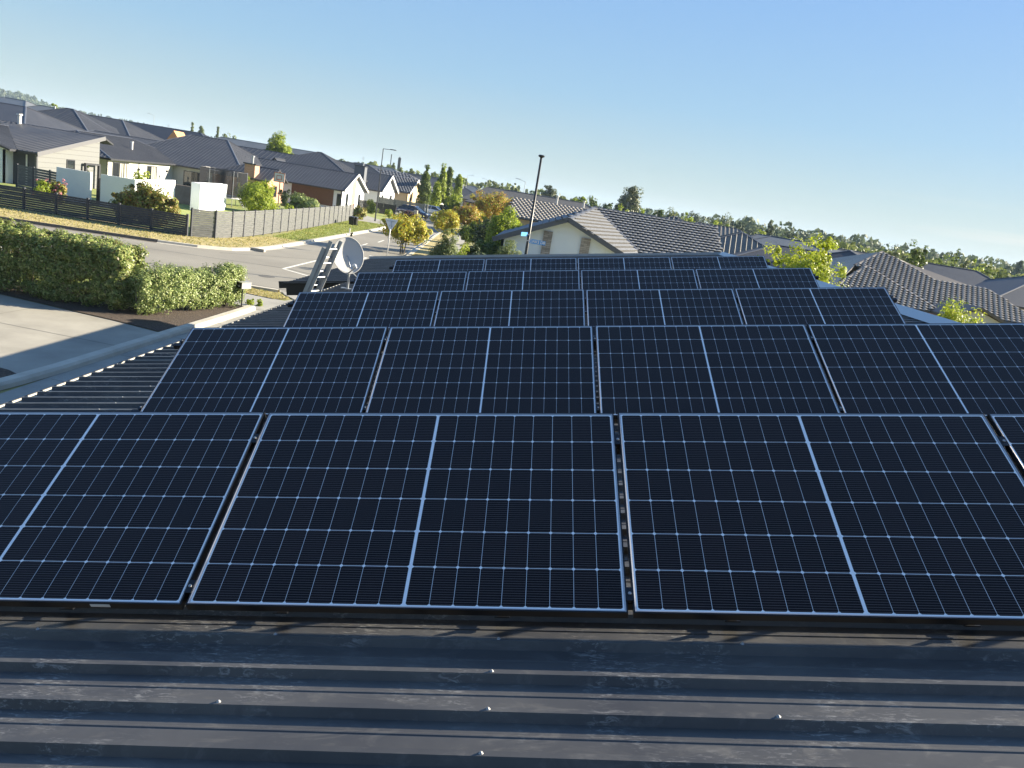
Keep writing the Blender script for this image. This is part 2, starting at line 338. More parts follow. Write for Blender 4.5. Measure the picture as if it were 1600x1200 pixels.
# ================================================================ THE HOUSE UNDER THE CAMERA
SL = R_(9.9)
MR = Matrix(((math.cos(SL), 0, -math.sin(SL), 0), (0, 1, 0, 0), (math.sin(SL), 0, math.cos(SL), 3.263), (0, 0, 0, 1)))
def rw(u, v, w): return MR @ Vector((u, v, w))
def on_roof(o, parent, m=None):
    o.parent = parent; o.matrix_parent_inverse = Matrix.Translation(-parent.location); o.matrix_basis = (m or MR); return o
home = thing('house', 'house whose dark ribbed steel roof fills the foreground and carries the solar panels', 'house', (3.3, 8, 0))
CREST, PAN, PITCH = -.100, -.130, .2125
M_homeroof = None
def roofsteel():
    m = mat('foreground_roof_steel', (.054, .053, .054), .46, (.094, .091, .086), 1.4, bump=.05, bscale=6, spec=.34)
    nt = m.node_tree; b = nt.nodes['Principled BSDF']; k = nt.links.new
    t = nt.nodes.new('ShaderNodeTexCoord'); mp = nt.nodes.new('ShaderNodeMapping'); mp.inputs['Scale'].default_value = (1, 2.6, 1); mp.inputs['Rotation'].default_value = (0, 0, .5)
    n = nt.nodes.new('ShaderNodeTexNoise'); n.inputs['Scale'].default_value = 3.2; n.inputs['Detail'].default_value = 9; n.inputs['Roughness'].default_value = .72; n.inputs['Distortion'].default_value = 1.6
    r = nt.nodes.new('ShaderNodeValToRGB'); r.color_ramp.elements[0].position = .52; r.color_ramp.elements[1].position = .74
    r.color_ramp.elements[0].color = (0, 0, 0, 1); r.color_ramp.elements[1].color = (1, 1, 1, 1)
    old = b.inputs['Base Color'].links[0].from_socket
    mx = nt.nodes.new('ShaderNodeMixRGB'); mx.inputs[2].default_value = (.22, .212, .198, 1)
    mm = nt.nodes.new('ShaderNodeMath'); mm.operation = 'MULTIPLY'; mm.inputs[1].default_value = .42
    k(t.outputs['Object'], mp.inputs[0]); k(mp.outputs[0], n.inputs[0]); k(n.outputs[0], r.inputs[0]); k(r.outputs[0], mm.inputs[0]); k(mm.outputs[0], mx.inputs[0]); k(old, mx.inputs[1])
    # scuffs: short dusty boot scrapes, patchy
    ms = nt.nodes.new('ShaderNodeMapping'); ms.inputs['Scale'].default_value = (14, 60, 14); ms.inputs['Rotation'].default_value = (0, 0, .35)
    ns_ = nt.nodes.new('ShaderNodeTexNoise'); ns_.inputs['Scale'].default_value = 1.6; ns_.inputs['Detail'].default_value = 8; ns_.inputs['Roughness'].default_value = .7; ns_.inputs['Distortion'].default_value = .9
    n3 = nt.nodes.new('ShaderNodeTexNoise'); n3.inputs['Scale'].default_value = 3.0; n3.inputs['Detail'].default_value = 7
    r3 = nt.nodes.new('ShaderNodeValToRGB'); r3.color_ramp.elements[0].position = .52; r3.color_ramp.elements[1].position = .64
    r4 = nt.nodes.new('ShaderNodeValToRGB'); r4.color_ramp.elements[0].position = .52; r4.color_ramp.elements[1].position = .62
    k(t.outputs['Object'], ms.inputs[0]); k(ms.outputs[0], ns_.inputs[0]); k(ns_.outputs[0], r4.inputs[0]); k(t.outputs['Object'], n3.inputs[0]); k(n3.outputs[0], r3.inputs[0])
    m2 = nt.nodes.new('ShaderNodeMath'); m2.operation = 'MULTIPLY'; m3 = nt.nodes.new('ShaderNodeMath'); m3.operation = 'MULTIPLY'; m3.inputs[1].default_value = .6
    mx2 = nt.nodes.new('ShaderNodeMixRGB'); mx2.inputs[2].default_value = (.34, .33, .31, 1)
    k(r3.outputs[0], m2.inputs[0]); k(r4.outputs[0], m2.inputs[1]); k(m2.outputs[0], m3.inputs[0]); k(m3.outputs[0], mx2.inputs[0]); k(mx.outputs[0], mx2.inputs[1]); k(mx2.outputs[0], b.inputs['Base Color'])
    rr = nt.nodes.new('ShaderNodeMapRange'); rr.inputs[3].default_value = .34; rr.inputs[4].default_value = .62
    k(r.outputs[0], rr.inputs[0]); k(rr.outputs[0], b.inputs['Roughness'])
    return m
M_homeroof = roofsteel()
prof = [(-.0125, CREST), (.0125, CREST), (.028, PAN), (.108, PAN), (.113, PAN + .003), (.121, PAN + .003), (.126, PAN), (.1845, PAN)]
def ribsheet(v0, v1, u0, u1, name, m=MR, material=None):
    b = MB(); n0 = math.floor((v0 + .0345) / PITCH); n1 = math.ceil((v1 + .0345) / PITCH); pts = []
    for n in range(n0, n1):
        for dv, w in prof: pts.append((-.0345 + n * PITCH + dv, w))
    us = [u0 + (u1 - u0) * i / 6 for i in range(7)]
    for (va, wa), (vb, wb) in zip(pts[:-1], pts[1:]):
        for ua, ub in zip(us[:-1], us[1:]): b.face([(ua, va, wa), (ub, va, wa), (ub, vb, wb), (ua, vb, wb)])
    o = b.build(name, material or M_homeroof, None)
    return on_roof(o, home, m)
ribsheet(-5.0, 14.6, -1.60, 8.2, 'roof')
ribsheet(14.6, 22.5, -3.0, 8.2, 'porch_roof')
# far slope beyond the ridge
MB2 = Matrix.Translation(rw(8.2, 0, 0)) @ Matrix.Rotation(SL * 1.6, 4, 'Y')
ribsheet(-5.0, 22.5, 0.0, 5.0, 'rear_roof', MB2)
b = MB(); b.prism([(8.02, -5, CREST + .004), (8.2, -5, CREST + .075), (8.38, -5, CREST - .05)], [(8.02, 22.5, CREST + .004), (8.2, 22.5, CREST + .075), (8.38, 22.5, CREST - .05)])
M_flash = mat('pale_flashing', (.50, .52, .52), .45, metal=.2)
on_roof(b.build('ridge_cap', M_flash), home)
b = MB(); b.prism([(-3.02, 22.42, -.15), (-3.02, 22.42, -.03), (-3.02, 22.72, -.055), (-3.02, 22.72, -.30)], [(8.1, 22.42, -.15), (8.1, 22.42, -.03), (8.1, 22.72, -.055), (8.1, 22.72, -.30)])
on_roof(b.build('barge_cap', M_flash), home)
# gutters (u along the fall): back, sole and outer lip
M_gut = mat('gutter_inside', (.45, .43, .38), .5)
for (v0, v1, u) in ((-5, 14.6, -1.56), (14.7, 22.4, -2.96)):
    b = MB(); b.box(u - .14, u - .13, v0, v1, -.235, -.128, 0); b.box(u - .13, u + .02, v0, v1, -.235, -.225, 1); b.box(u - .13, u - .128, v0, v1, -.225, -.135, 1)
    b.box(u + .02, u + .03, v0, v1, -.235, -.14, 0)
    on_roof(b.build('gutter', [M_trim, M_gut]), home)
b = MB(); b.box(-3.0, -1.45, 14.56, 14.60, -.40, -.085); b.box(-3.16, -3.0, 14.56, 14.60, -.24, -.085)
on_roof(b.build('fascia', M_blackmet), home)
b = MB()
for (v0, v1, u0) in ((-4.6, 14.2, -1.0), (14.2, 22.0, -2.4)):
    a0, a1 = rw(u0, 0, -.25), rw(8.0, 0, -.25)
    b.prism([(a0.x, v0, 0), (a1.x, v0, 0), (a1.x, v1, 0), (a0.x, v1, 0)], [(a0.x, v0, a0.z), (a1.x, v0, a1.z), (a1.x, v1, a1.z), (a0.x, v1, a0.z)])
b.build('wall', M_grwall, home)
b = MB(); b.box(8.0, 12.2, -4.6, 22.0, 0, 3.3); b.build('wall', M_grwall, home)
# roofing screws
scr = []
for k in range(-2, 9):
    for n in range(-20, 105):
        u, v = .26 + .91 * k, -.0345 + PITCH * n
        if v > 14.4 or u < -1.6: continue
        if v < .2 and k != 3 and (n % 2 or (n * 3 + k) % 5 == 0): continue
        scr.append((math.dist((u, v, -.1), (3.22, -2.71, 1.5)), u + random.Random(n * 31 + k).uniform(-.03, .03), v))
M_screw = mat('screw_head', (.34, .34, .34), .45, metal=.3)
def screwmb(b, u, v): b.lathe([(0, .0065), (.003, .0062), (.0048, .0045), (.0048, .0016), (.0075, .0014), (.008, 0)], (u, v, CREST), 7)
near = sorted([s for s in scr if s[2] < -.02 or (s[1] < .1 and 2.9 < s[2] < 9)])[:90]
ns = set(near)
b = MB(); screwmb(b, 0, 0); scm = None
for i, (d, u, v) in enumerate(near):
    if scm is None: o = b.build('roof_screw', M_screw, smooth=True); scm = o.data; scm.name = 'roof_screw'
    else: o = bpy.data.objects.new('roof_screw', scm); COL.objects.link(o)
    on_roof(o, home, MR @ Matrix.Translation((u, v, 0)))
b = MB()
for s in scr:
    if s not in ns: screwmb(b, s[1], s[2])
o = b.build('roof_screws', M_screw, smooth=True); on_roof(o, home); o['kind'] = 'stuff'

# ================================================================ SOLAR PANELS
PW, PD, GAP = 1.722, 1.134, .020; PP = PW + GAP; TILT = R_(26.73); ROWD = 2.832
def cellmat():
    m = bpy.data.materials.new('solar_cell'); m.use_nodes = True; nt = m.node_tree; b = nt.nodes['Principled BSDF']; k = nt.links.new
    t = nt.nodes.new('ShaderNodeTexCoord'); s = nt.nodes.new('ShaderNodeSeparateXYZ'); k(t.outputs['Object'], s.inputs[0])
    def math_(op, a, bb=None):
        n = nt.nodes.new('ShaderNodeMath'); n.operation = op
        if hasattr(a, 'links'): k(a, n.inputs[0])
        else: n.inputs[0].default_value = a
        if bb is not None:
            if hasattr(bb, 'links'): k(bb, n.inputs[1])
            else: n.inputs[1].default_value = bb
        return n.outputs[0]
    y = math_('SUBTRACT', s.outputs[1], .018); f = math_('FRACT', math_('DIVIDE', y, .183 / 16))
    bus = math_('LESS_THAN', math_('ABSOLUTE', math_('SUBTRACT', f, .5)), .058)
    g = nt.nodes.new('ShaderNodeNewGeometry'); r = nt.nodes.new('ShaderNodeValToRGB')
    r.color_ramp.elements[0].color = (.0065, .0032, .0034, 1); r.color_ramp.elements[1].color = (.0125, .0060, .0056, 1)
    k(g.outputs['Random Per Island'], r.inputs[0])
    mx = nt.nodes.new('ShaderNodeMixRGB'); mx.inputs[2].default_value = (.17, .15, .15, 1); k(bus, mx.inputs[0]); k(r.outputs[0], mx.inputs[1]); k(mx.outputs[0], b.inputs['Base Color'])
    b.inputs['Roughness'].default_value = .35; b.inputs['Specular IOR Level'].default_value = .12
    b.inputs['Coat Weight'].default_value = .05; b.inputs['Coat Roughness'].default_value = .06
    n = nt.nodes.new('ShaderNodeTexNoise'); n.inputs['Scale'].default_value = 2.5; n.inputs['Detail'].default_value = 5
    q = nt.nodes.new('ShaderNodeMapRange'); q.inputs[3].default_value = .05; q.inputs[4].default_value = .16; k(t.outputs['Object'], n.inputs[0]); k(n.outputs[0], q.inputs[0]); k(q.outputs[0], b.inputs['Coat Roughness'])
    return m
M_cell = cellmat()
M_sheet = mat('white_backing_sheet', (.95, .95, .95), .4, coat=.3)
M_frame = mat('black_anodised_frame', (.018, .018, .021), .32, metal=.6)
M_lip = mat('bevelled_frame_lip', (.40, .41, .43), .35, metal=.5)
def panel(label):
    t = thing('solar_panel', label, 'solar panel')
    b = MB(); x0, y0, x1, y1 = 0, 0, PW, PD
    def ring(a, za, c, zc, mi=0):
        A = [(a, a, za), (PW - a, a, za), (PW - a, PD - a, za), (a, PD - a, za)]; B = [(c, c, zc), (PW - c, c, zc), (PW - c, PD - c, zc), (c, PD - c, zc)]
        for i in range(4): j = (i + 1) % 4; b.face([A[i], A[j], B[j], B[i]], mi)
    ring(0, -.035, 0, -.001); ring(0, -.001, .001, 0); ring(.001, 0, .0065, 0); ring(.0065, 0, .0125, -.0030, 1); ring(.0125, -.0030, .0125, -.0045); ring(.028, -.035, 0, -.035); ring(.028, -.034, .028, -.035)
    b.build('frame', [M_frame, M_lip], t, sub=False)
    b = MB(); b.face([(.012, .012, -.0040), (PW - .012, .012, -.0040), (PW - .012, PD - .012, -.0040), (.012, PD - .012, -.0040)])
    b.face([(.012, .012, -.006), (.012, PD - .012, -.006), (PW - .012, PD - .012, -.006), (PW - .012, .012, -.006)])
    b.build('backing_sheet', M_sheet, t, sub=False)
    b = MB(); mg = .018; cg = .012; pw = (PW - 2 * mg - cg) / 18; ph = (PD - 2 * mg) / 6; gx, gy, ch = .0017, .0027, .0068
    for i in range(18):
        xa = mg + i * pw + (cg if i >= 9 else 0) + gx / 2; xb = xa + pw - gx
        for j in range(6):
            ya = mg + j * ph + gy / 2; yb = ya + ph - gy
            b.face([(xa + ch, ya, -.0036), (xb - ch, ya, -.0036), (xb, ya + ch, -.0036), (xb, yb - ch, -.0036), (xb - ch, yb, -.0036), (xa + ch, yb, -.0036), (xa, yb - ch, -.0036), (xa, ya + ch, -.0036)])
    b.build('cell_grid', M_cell, t, sub=False)
    return t
rown = ['nearest row', 'second row from the front', 'middle row', 'second farthest row', 'farthest row']
coln = ['leftmost', 'second from left', 'third from left', 'rightmost']
p0 = None
for r in range(5):
    for k in range(4):
        lab = f'{coln[k]} black framed solar panel in the {rown[r]}'
        if p0 is None: p0 = p = panel(lab)
        else: p = dup(p0, lab)
        p['group'] = 'tilted solar panels on the foreground roof'
        jr = random.Random(r * 7 + k); p.matrix_world = MR @ Matrix.Translation((k * PP, r * ROWD, 0)) @ Matrix.Rotation(TILT + R_(jr.uniform(-.12, .12)), 4, 'X') @ Matrix.Rotation(R_(jr.uniform(-.08, .08)), 4, 'Y')
# white sticker on the front edge of the leftmost front panel
pl = [o for o in COL.objects if o.get('label', '').startswith('leftmost black framed solar panel in the nearest')][0]
b = MB(); b.box(1.35, 1.43, -.0015, 0, -.024, -.008); st = b.build('sticker', M_plwhite, pl, sub=False)
# mounting frames
ct, sn = math.cos(TILT), math.sin(TILT)
M_clampm = mat('black_clamp', (.02, .021, .025), .4, metal=.5)
def frame_row(label):
    t = thing('mounting_frame', label, 'panel mounting')
    wtot = 4 * PP - GAP
    def pt(s, off): return (s * ct - off * sn * -1 * -1 if False else s * ct - off * sn, s * sn + off * ct)   # (v, w) on the panel's underside
    for s in (.083, .940):
        b = MB(); v, w = pt(s, -.056)
        b.bar((-.10, v, w), (wtot + .08, v, w), .04, .04, (0, -sn, ct)); b.build('rail', M_clampm, t, sub=False)
    for i in range(8):
        u = .26 + .905 * i if i else .26
        b = MB(); v, w = pt(.083, -.076)
        b.bar((u, v + .035, CREST + .002), (u, v + .035, w + .03), .04, .006, (0, 1, 0)); b.box(u - .03, u + .03, v + .01, v + .08, CREST + .001, CREST + .006)
        b.tube([(u - .05, v - .0, w + .012), (u + .03, v - .0, w + .012)], .009, 7)
        b.build('front_foot', M_galv if False else M_clampm, t, sub=False)
        b = MB(); v, w = pt(.940, -.076)
        b.bar((u, v + .03, CREST + .002), (u, v + .03, w + .05), .045, .022, (0, 1, 0)); b.box(u - .035, u + .035, v - .02, v + .08, CREST + .001, CREST + .006)
        b.build('rear_leg', M_clampm, t, sub=False)
    for k in range(5):
        for s in (.083, .940):
            u = k * PP - GAP / 2 if 0 < k < 4 else (-.012 if k == 0 else wtot + .012)
            b = MB(); v, w = pt(s, .0015); v2, w2 = pt(s, -.03)
            b.bar((u, v - .03 * ct, w - .03 * sn), (u, v + .03 * ct, w + .03 * sn), .030, .003, (0, -sn, ct)) if 0 < k < 4 else b.bar((u, v - .02 * ct, w - .02 * sn), (u, v + .02 * ct, w + .02 * sn), .03, .004, (0, -sn, ct))
            b.bar((u, v, w), (u, v2, w2), .014, .04, (0, ct, sn))
            c = b.build('clamp', M_clampm, t, sub=False)
            b = MB(); v3, w3 = pt(s, .003); v4, w4 = pt(s, .0085); b.tube([(u, v3, w3), (u, v4, w4)], .0065, 8); o = b.build('bolt', M_screw, c, sub=False)
    t.matrix_world = MR
    return t
f0 = None
for r in range(5):
    lab = f'black rail and leg frame under the {rown[r]} of solar panels'
    if f0 is None: f0 = t = frame_row(lab)
    else: t = dup(f0, lab)
    t['group'] = 'mounting frames of the solar panels'
    t.matrix_world = MR @ Matrix.Translation((0, r * ROWD, 0))

# satellite dish on the left edge of the roof
def dish():
    base = rw(-1.15, 12.95, CREST); t = thing('satellite_dish', 'pale grey satellite dish on a short post at the left edge of the panelled roof', 'satellite dish', base)
    b = MB(); b.tube([base + Vector((0, 0, 0)), base + Vector((0, 0, .44))], .022, 10); b.build('post', M_galv, t, smooth=False)
    b = MB(); b.tube([base + Vector((.38, .12, .07)), base + Vector((.0, .02, .38))], .012, 6); b.build('brace', M_galv, t)
    b = MB(); b.box(base.x - .13, base.x + .13, base.y - .04, base.y + .04, base.z - .01, base.z + .012); b.build('foot', M_galv, t)
    c = base + Vector((-.05, -.02, .67))
    n = Vector((.50, -.80, .33)).normalized(); up = (Vector((0, 0, 1)) - n * n.z).normalized(); x = up.cross(n) * -1
    a, bb, dep = .315, .37, .085; b = MB(); N, K = 36, 8; idx = {}
    for k in range(K + 1):
        for i in range(N):
            r = k / K; th = 2 * math.pi * i / N; p = c + x * (a * r * math.cos(th)) + up * (bb * r * math.sin(th)) - n * (dep * (1 - r * r))
            idx[k, i] = len(b.v); b.v.append(tuple(p))
    for k in range(K):
        for i in range(N):
            j = (i + 1) % N; b.f.append((idx[k, i], idx[k, j], idx[k + 1, j], idx[k + 1, i])); b.m.append(0)
    o = b.build('reflector', mat('dish_grey', (.58, .57, .54), .5), t, smooth=True)
    o.modifiers.new('s', 'SOLIDIFY').thickness = .006
    rim = [c + x * (a * math.cos(2 * math.pi * i / N)) + up * (bb * math.sin(2 * math.pi * i / N)) for i in range(N + 1)]
    b = MB(); b.tube(rim, .007, 6); b.build('rim', MATS['dish_grey'], t, smooth=True)
    foc = c + n * .42 - up * .30; low = c - up * bb * .98
    b = MB(); b.tube([low - n * .08, foc - up * .03], .014, 7); b.tube([c - n * .10, base + Vector((0, 0, .44))], .03, 8); b.build('feed_arm', M_galv, t)
    b = MB(); d = (c - up * .05 - foc).normalized(); b.tube([foc - d * .07, foc - d * .01, foc + d * .01, foc + d * .05], [.022, .024, .038, .036], 12); b.build('feed_horn', M_plwhite, t, smooth=True)
dish()
# extension ladder leaning on the eave
def ladder():
    foot = Vector((-2.52, 12.35, 0)); lean = Vector((math.sin(R_(17.5)), 0, math.cos(R_(17.5)))); n = Vector((-lean.z, 0, lean.x))
    side = Vector((.30, .954, 0)).normalized(); Lm = 4.12
    t = thing('extension_ladder', 'aluminium extension ladder leaning over the eave beside the satellite dish', 'ladder', foot)
    for q, (off, w0, L0, L1) in enumerate(((.0, .36, .8, Lm), (.055, .42, 0.0, 3.95))):
        for sg in (-1, 1):
            b = MB(); a = foot + side * sg * w0 / 2 + n * off
            x = side * sg
            p0, p1 = a + lean * L0, a + lean * L1
            b.bar(p0, p1, .004, .072, tuple(-n)); b.bar(p0 + n * .034 - x * .012, p1 + n * .034 - x * .012, .026, .004, tuple(-n)); b.bar(p0 - n * .034 - x * .012, p1 - n * .034 - x * .012, .026, .004, tuple(-n))
            b.build('side_rail', M_galv, t)
        k = L0 + .15
        while k < L1 - .05:
            b = MB(); c = foot + lean * k + n * off; b.tube([c - side * w0 / 2, c + side * w0 / 2], .013, 7); b.build('rung', M_galv, t); k += .30
ladder()

# ================================================================ GROUND, ROADS AND PAVING
def sheet(name, pts, z, material, kind='structure', up=None):
    b = MB(); b.face([(p[0], p[1], z) for p in pts]); o = b.build(name, material); o['kind'] = kind; return o
gm = MB(); gm.face([(-4000, -300, 0), (4000, -300, 0), (4000, 6000, 0), (-4000, 6000, 0)]); g0 = gm.build('ground', M_grass); g0['kind'] = 'structure'
def ribbon(name, left, right, z, material):
    b = MB()
    for i in range(len(left) - 1): b.face([(*left[i], z), (*right[i], z), (*right[i + 1], z), (*left[i + 1], z)])
    o = b.build(name, material); o['kind'] = 'structure'; return o
# cross street (along X) and main road (along Y), one sheet each
def arc(c, r, a0, a1, n=8): return [(c[0] + r * math.cos(R_(a0 + (a1 - a0) * i / n)), c[1] + r * math.sin(R_(a0 + (a1 - a0) * i / n))) for i in range(n + 1)]
lk = [(-120, 26.5), (-60, 32.2), (-38, 34.9), (-28.5, 36.3), (-21.5, 37.4), (-17.9, 38.0), (-16.0, 38.6), (-14.6, 39.8), (-14.0, 41.6), (-13.8, 44), (-13.9, 50), (-14.2, 60), (-14.6, 74), (-15.6, 90), (-17.0, 105), (-19.2, 128), (-22.5, 160), (-27.5, 210), (-34, 280), (-44, 400), (-62, 640)]
rk = [(60, 37), (20, 37), (2, 37.6), (-3.6, 38.6), (-6.0, 41), (-7.0, 45), (-7.4, 52), (-8.6, 66), (-9.9, 80), (-10.9, 95), (-11.9, 116), (-13.0, 137), (-16.2, 170), (-20.5, 215), (-26.5, 280), (-35, 400), (-50, 640)]
near_k = [(60, 28.9), (0, 28.9), (-7.3, 28.9), (-9.6, 28.8), (-16, 28.2), (-40, 25.6), (-120, 17)]
sheet('road', lk + list(reversed(rk)) + [(60, 37)] + near_k, .004, M_asph)
def kerb(name, line, w=.32, h=.12, side=1, material=M_conc2):
    b = MB(); P = [Vector((x, y, 0)) for x, y in line]; offs = []
    for i, p in enumerate(P):
        d = (P[min(i + 1, len(P) - 1)] - P[max(i - 1, 0)]).normalized(); offs.append(Vector((-d.y, d.x, 0)) * side)
    for i in range(len(P) - 1):
        a, c = P[i], P[i + 1]; na, nc = offs[i], offs[i + 1]
        pr = [(-.28, .009), (0, .012), (.05, h), (w, h), (w, 0)]
        for (o0, z0), (o1, z1) in zip(pr[:-1], pr[1:]):
            b.face([a + na * o0 + Vector((0, 0, z0)), c + nc * o0 + Vector((0, 0, z0)), c + nc * o1 + Vector((0, 0, z1)), a + na * o1 + Vector((0, 0, z1))])
    o = b.build(name, material); o['kind'] = 'structure'; return o
kerb('kerb', lk[:6], side=1, w=.14, h=.15, material=M_kerbd); kerb('kerb', lk[5:], side=1); kerb('kerb', rk, side=-1); kerb('kerb', [(-8.0, 28.9), (-9.6, 28.8), (-16, 28.2), (-40, 25.6), (-120, 17)], side=1)
# verges and lawns
def verge(name, pts, material, z=.10): return sheet(name, pts, z, material)
verge('grass_verge', [(-120, 26.9), (-60, 32.6), (-38, 35.3), (-28.5, 36.7), (-21.5, 37.8), (-18.0, 38.4), (-16.3, 39.0), (-15.0, 40.0), (-14.4, 41.8), (-14.2, 44), (-14.3, 50), (-16.2, 50), (-16.9, 46), (-17.6, 43.2), (-60, 41), (-120, 37)], M_grassdry)
verge('grass_verge', [(-14.3, 50), (-14.6, 60), (-15.0, 74), (-15.6, 83), (-19.4, 83), (-17.8, 66), (-16.2, 50)], M_lawn)
sheet('footpath', [(-15.6, 83), (-15.9, 87.5), (-24, 100), (-26, 96), (-19.6, 83)], .104, M_path)
verge('lawn', [(-15.9, 87.5), (-17.4, 105), (-19.0, 116), (-26, 116), (-28, 106), (-24, 100)], M_lawn)
sheet('driveway', [(-19.1, 106.5), (-17.5, 106.5), (-18.6, 116.5), (-18.8, 118), (-27, 118), (-27, 107.5), (-20, 107.5)], .108, M_conc)
sheet('driveway', [(-18.9, 121), (-20, 134), (-34, 134), (-34, 121)], .108, M_conc)
sheet('lawn', [(-60, 41.2), (-17.6, 43.4), (-16.9, 46), (-19.6, 83), (-28, 100), (-60, 100)], .05, M_lawn)
# right-hand verge with footpath
verge('grass_verge', [(-7.1, 52), (-8.3, 66), (-9.6, 80), (-10.6, 95), (-11.6, 116), (-12.7, 137), (-10.9, 137), (-9.9, 116), (-9.0, 95), (-8.1, 80), (-6.9, 66), (-5.8, 52), (-5.2, 45), (-6.7, 45)], M_grassdry)
sheet('footpath', [(-5.8, 52), (-6.9, 66), (-8.1, 80), (-9.0, 95), (-9.9, 116), (-10.9, 137), (-9.4, 137), (-8.4, 116), (-7.5, 95), (-6.5, 80), (-5.3, 66), (-4.2, 52), (-3.6, 44), (-5.2, 44)], .106, M_path)
# our own frontage
sheet('driveway', [(-30, 5), (-8.5, 5), (-7.75, 12.9), (-7.62, 18.55), (-9.3, 19.05), (-11.2, 19.45), (-13.6, 20.0), (-30, 22.5)], .012, M_conc)
sheet('mulch_bed', [(-7.62, 18.55), (-7.55, 24.2), (-8.6, 24.6), (-10.2, 24.4), (-10.8, 21.4), (-14, 21.9), (-30, 24.4), (-30, 22.5), (-13.6, 20.0), (-11.2, 19.45), (-9.3, 19.05)], .035, M_mulch)
sheet('mulch_bed', [(-12, 9.5), (-7.8, 9.5), (-7.7, 12.7), (-8.2, 13.0), (-9.5, 13.3), (-12, 13.2)], .030, M_mulch)
sheet('lawn', [(-10.6, 21.8), (-10.0, 24.6), (-9.5, 26.6), (-30, 28), (-30, 24.4), (-14, 21.9)], .028, M_lawn)
sheet('path', [(-7.35, 2), (-2.4, 2), (-2.4, 26.7), (-7.3, 26.7)], .016, M_path)
sheet('footpath', [(-30, 24.9), (-10.2, 24.6), (-8.6, 24.8), (-7.3, 24.3), (-2, 24.3), (-2, 26.9), (-7.2, 26.9), (-9.6, 27.3), (-30, 25.6)], .024, M_path)
sheet('grass_verge', [(-9.7, 27.3), (-7.5, 26.85), (-7.1, 27.5), (-7.8, 28.3), (-9.6, 28.45), (-16, 27.9), (-40, 25.2), (-40, 24.4), (-16, 27.0)], .045, M_grassdry)
sheet('vehicle_crossing', [(-7.1, 26.9), (4, 26.9), (4, 28.9), (-7.9, 28.9), (-7.6, 28.3), (-6.9, 27.5)], .030, M_path)
# raised concrete edging between driveway and side path
b = MB(); ln = [(-8.0, 8.5), (-7.72, 11.0), (-7.58, 12.3), (-7.50, 13.6), (-7.46, 16.0), (-7.42, 18.5), (-7.36, 21.0), (-7.33, 23.6), (-7.36, 24.2)]
for (x0, y0), (x1, y1) in zip(ln[:-1], ln[1:]):
    pr = [(-.17, .012), (-.13, .14), (.12, .15), (.17, .10), (.19, .012)]
    for (a, za), (c, zc) in zip(pr[:-1], pr[1:]): b.face([(x0 + a, y0, za), (x1 + a, y1, za), (x1 + c, y1, zc), (x0 + c, y0, zc)])
b.face([(-7.53, 24.2, .012), (-7.19, 24.2, .012), (-7.24, 24.2, .15), (-7.49, 24.2, .14)])
o = b.build('concrete_edging', M_conc2); o['kind'] = 'structure'
# joints, manhole, markings
def strip(name, pts, w, z, material):
    b = MB()
    for a, c in zip(pts[:-1], pts[1:]):
        a = Vector((*a, 0)); c = Vector((*c, 0)); d = (c - a).normalized(); n = Vector((-d.y, d.x, 0)) * w / 2
        b.face([(a.x - n.x, a.y - n.y, z), (c.x - n.x, c.y - n.y, z), (c.x + n.x, c.y + n.y, z), (a.x + n.x, a.y + n.y, z)])
    o = b.build(name, material); o['kind'] = 'structure'; return o
def wig(a, b_, n, amp, seed):
    r = random.Random(seed); return [(a[0] + (b_[0] - a[0]) * i / n + r.uniform(-amp, amp), a[1] + (b_[1] - a[1]) * i / n + r.uniform(-amp, amp)) for i in range(n + 1)]
strip('seal_joint', wig((-24, 33.9), (-10.6, 36.2), 12, .05, 1) + wig((-10.2, 36.2), (-6, 34.6), 4, .04, 2), .07, .009, M_patch)
strip('seal_joint', wig((-14.5, 38.9 - .9), (-10.2, 42.5), 6, .05, 3) + wig((-9.9, 43), (-8.3, 44.4), 3, .04, 4), .05, .009, M_patch)
strip('seal_joint', wig((-12.0, 29.4), (-6.6, 29.7), 6, .03, 5), .06, .009, M_patch)
strip('driveway_joint', [(-14, 17.0), (-7.7, 16.4)], .02, .016, M_patch)
strip('driveway_joint', [(-12.1, 9), (-11.7, 19.4)], .012, .016, M_patch)
for y in (10.2, 12.9, 15.6, 18.3, 21.0, 23.7): strip('path_joint', [(-7.2, y), (-2.4, y - .2)], .015, .020, M_patch)
strip('road_marking', [(-10.5, 47.6), (-10.35, 35.9), (-8.5, 34.7)], .16, .010, M_paint)
strip('road_marking', [(-8.5, 34.7), (-9.0, 47.6), (-10.5, 47.6)], .16, .0105, M_paint)
for y0 in (50.2, 54.8, 60.5, 67): strip('road_marking', [(-11.3, y0), (-11.5, y0 + 3)], .14, .010, M_paint)
for x0 in (-10.6, -9.2): strip('road_marking', [(x0, 49.0), (x0 + 1.0, 49.05)], .35, .011, M_paint)
b = MB(); b.lathe([(0, .012), (.30, .012), (.31, .009), (.36, .009)], (-9.9, 32.5, 0), 20)
for k in range(8): b.box(-10.2 + k * .075, -10.17 + k * .075, 32.3, 32.7, .0125, .016)
tag(b.build('manhole_cover', M_patch), 'dark round manhole cover in the seal of the cross street', 'manhole cover')
# kerb inlet with debris
b = MB(); b.box(-14.2, -13.4, 41.3, 41.6, .01, .16); tag(b.build('kerb_drain', M_path), 'concrete kerb drain inlet at the curved street corner', 'drain')
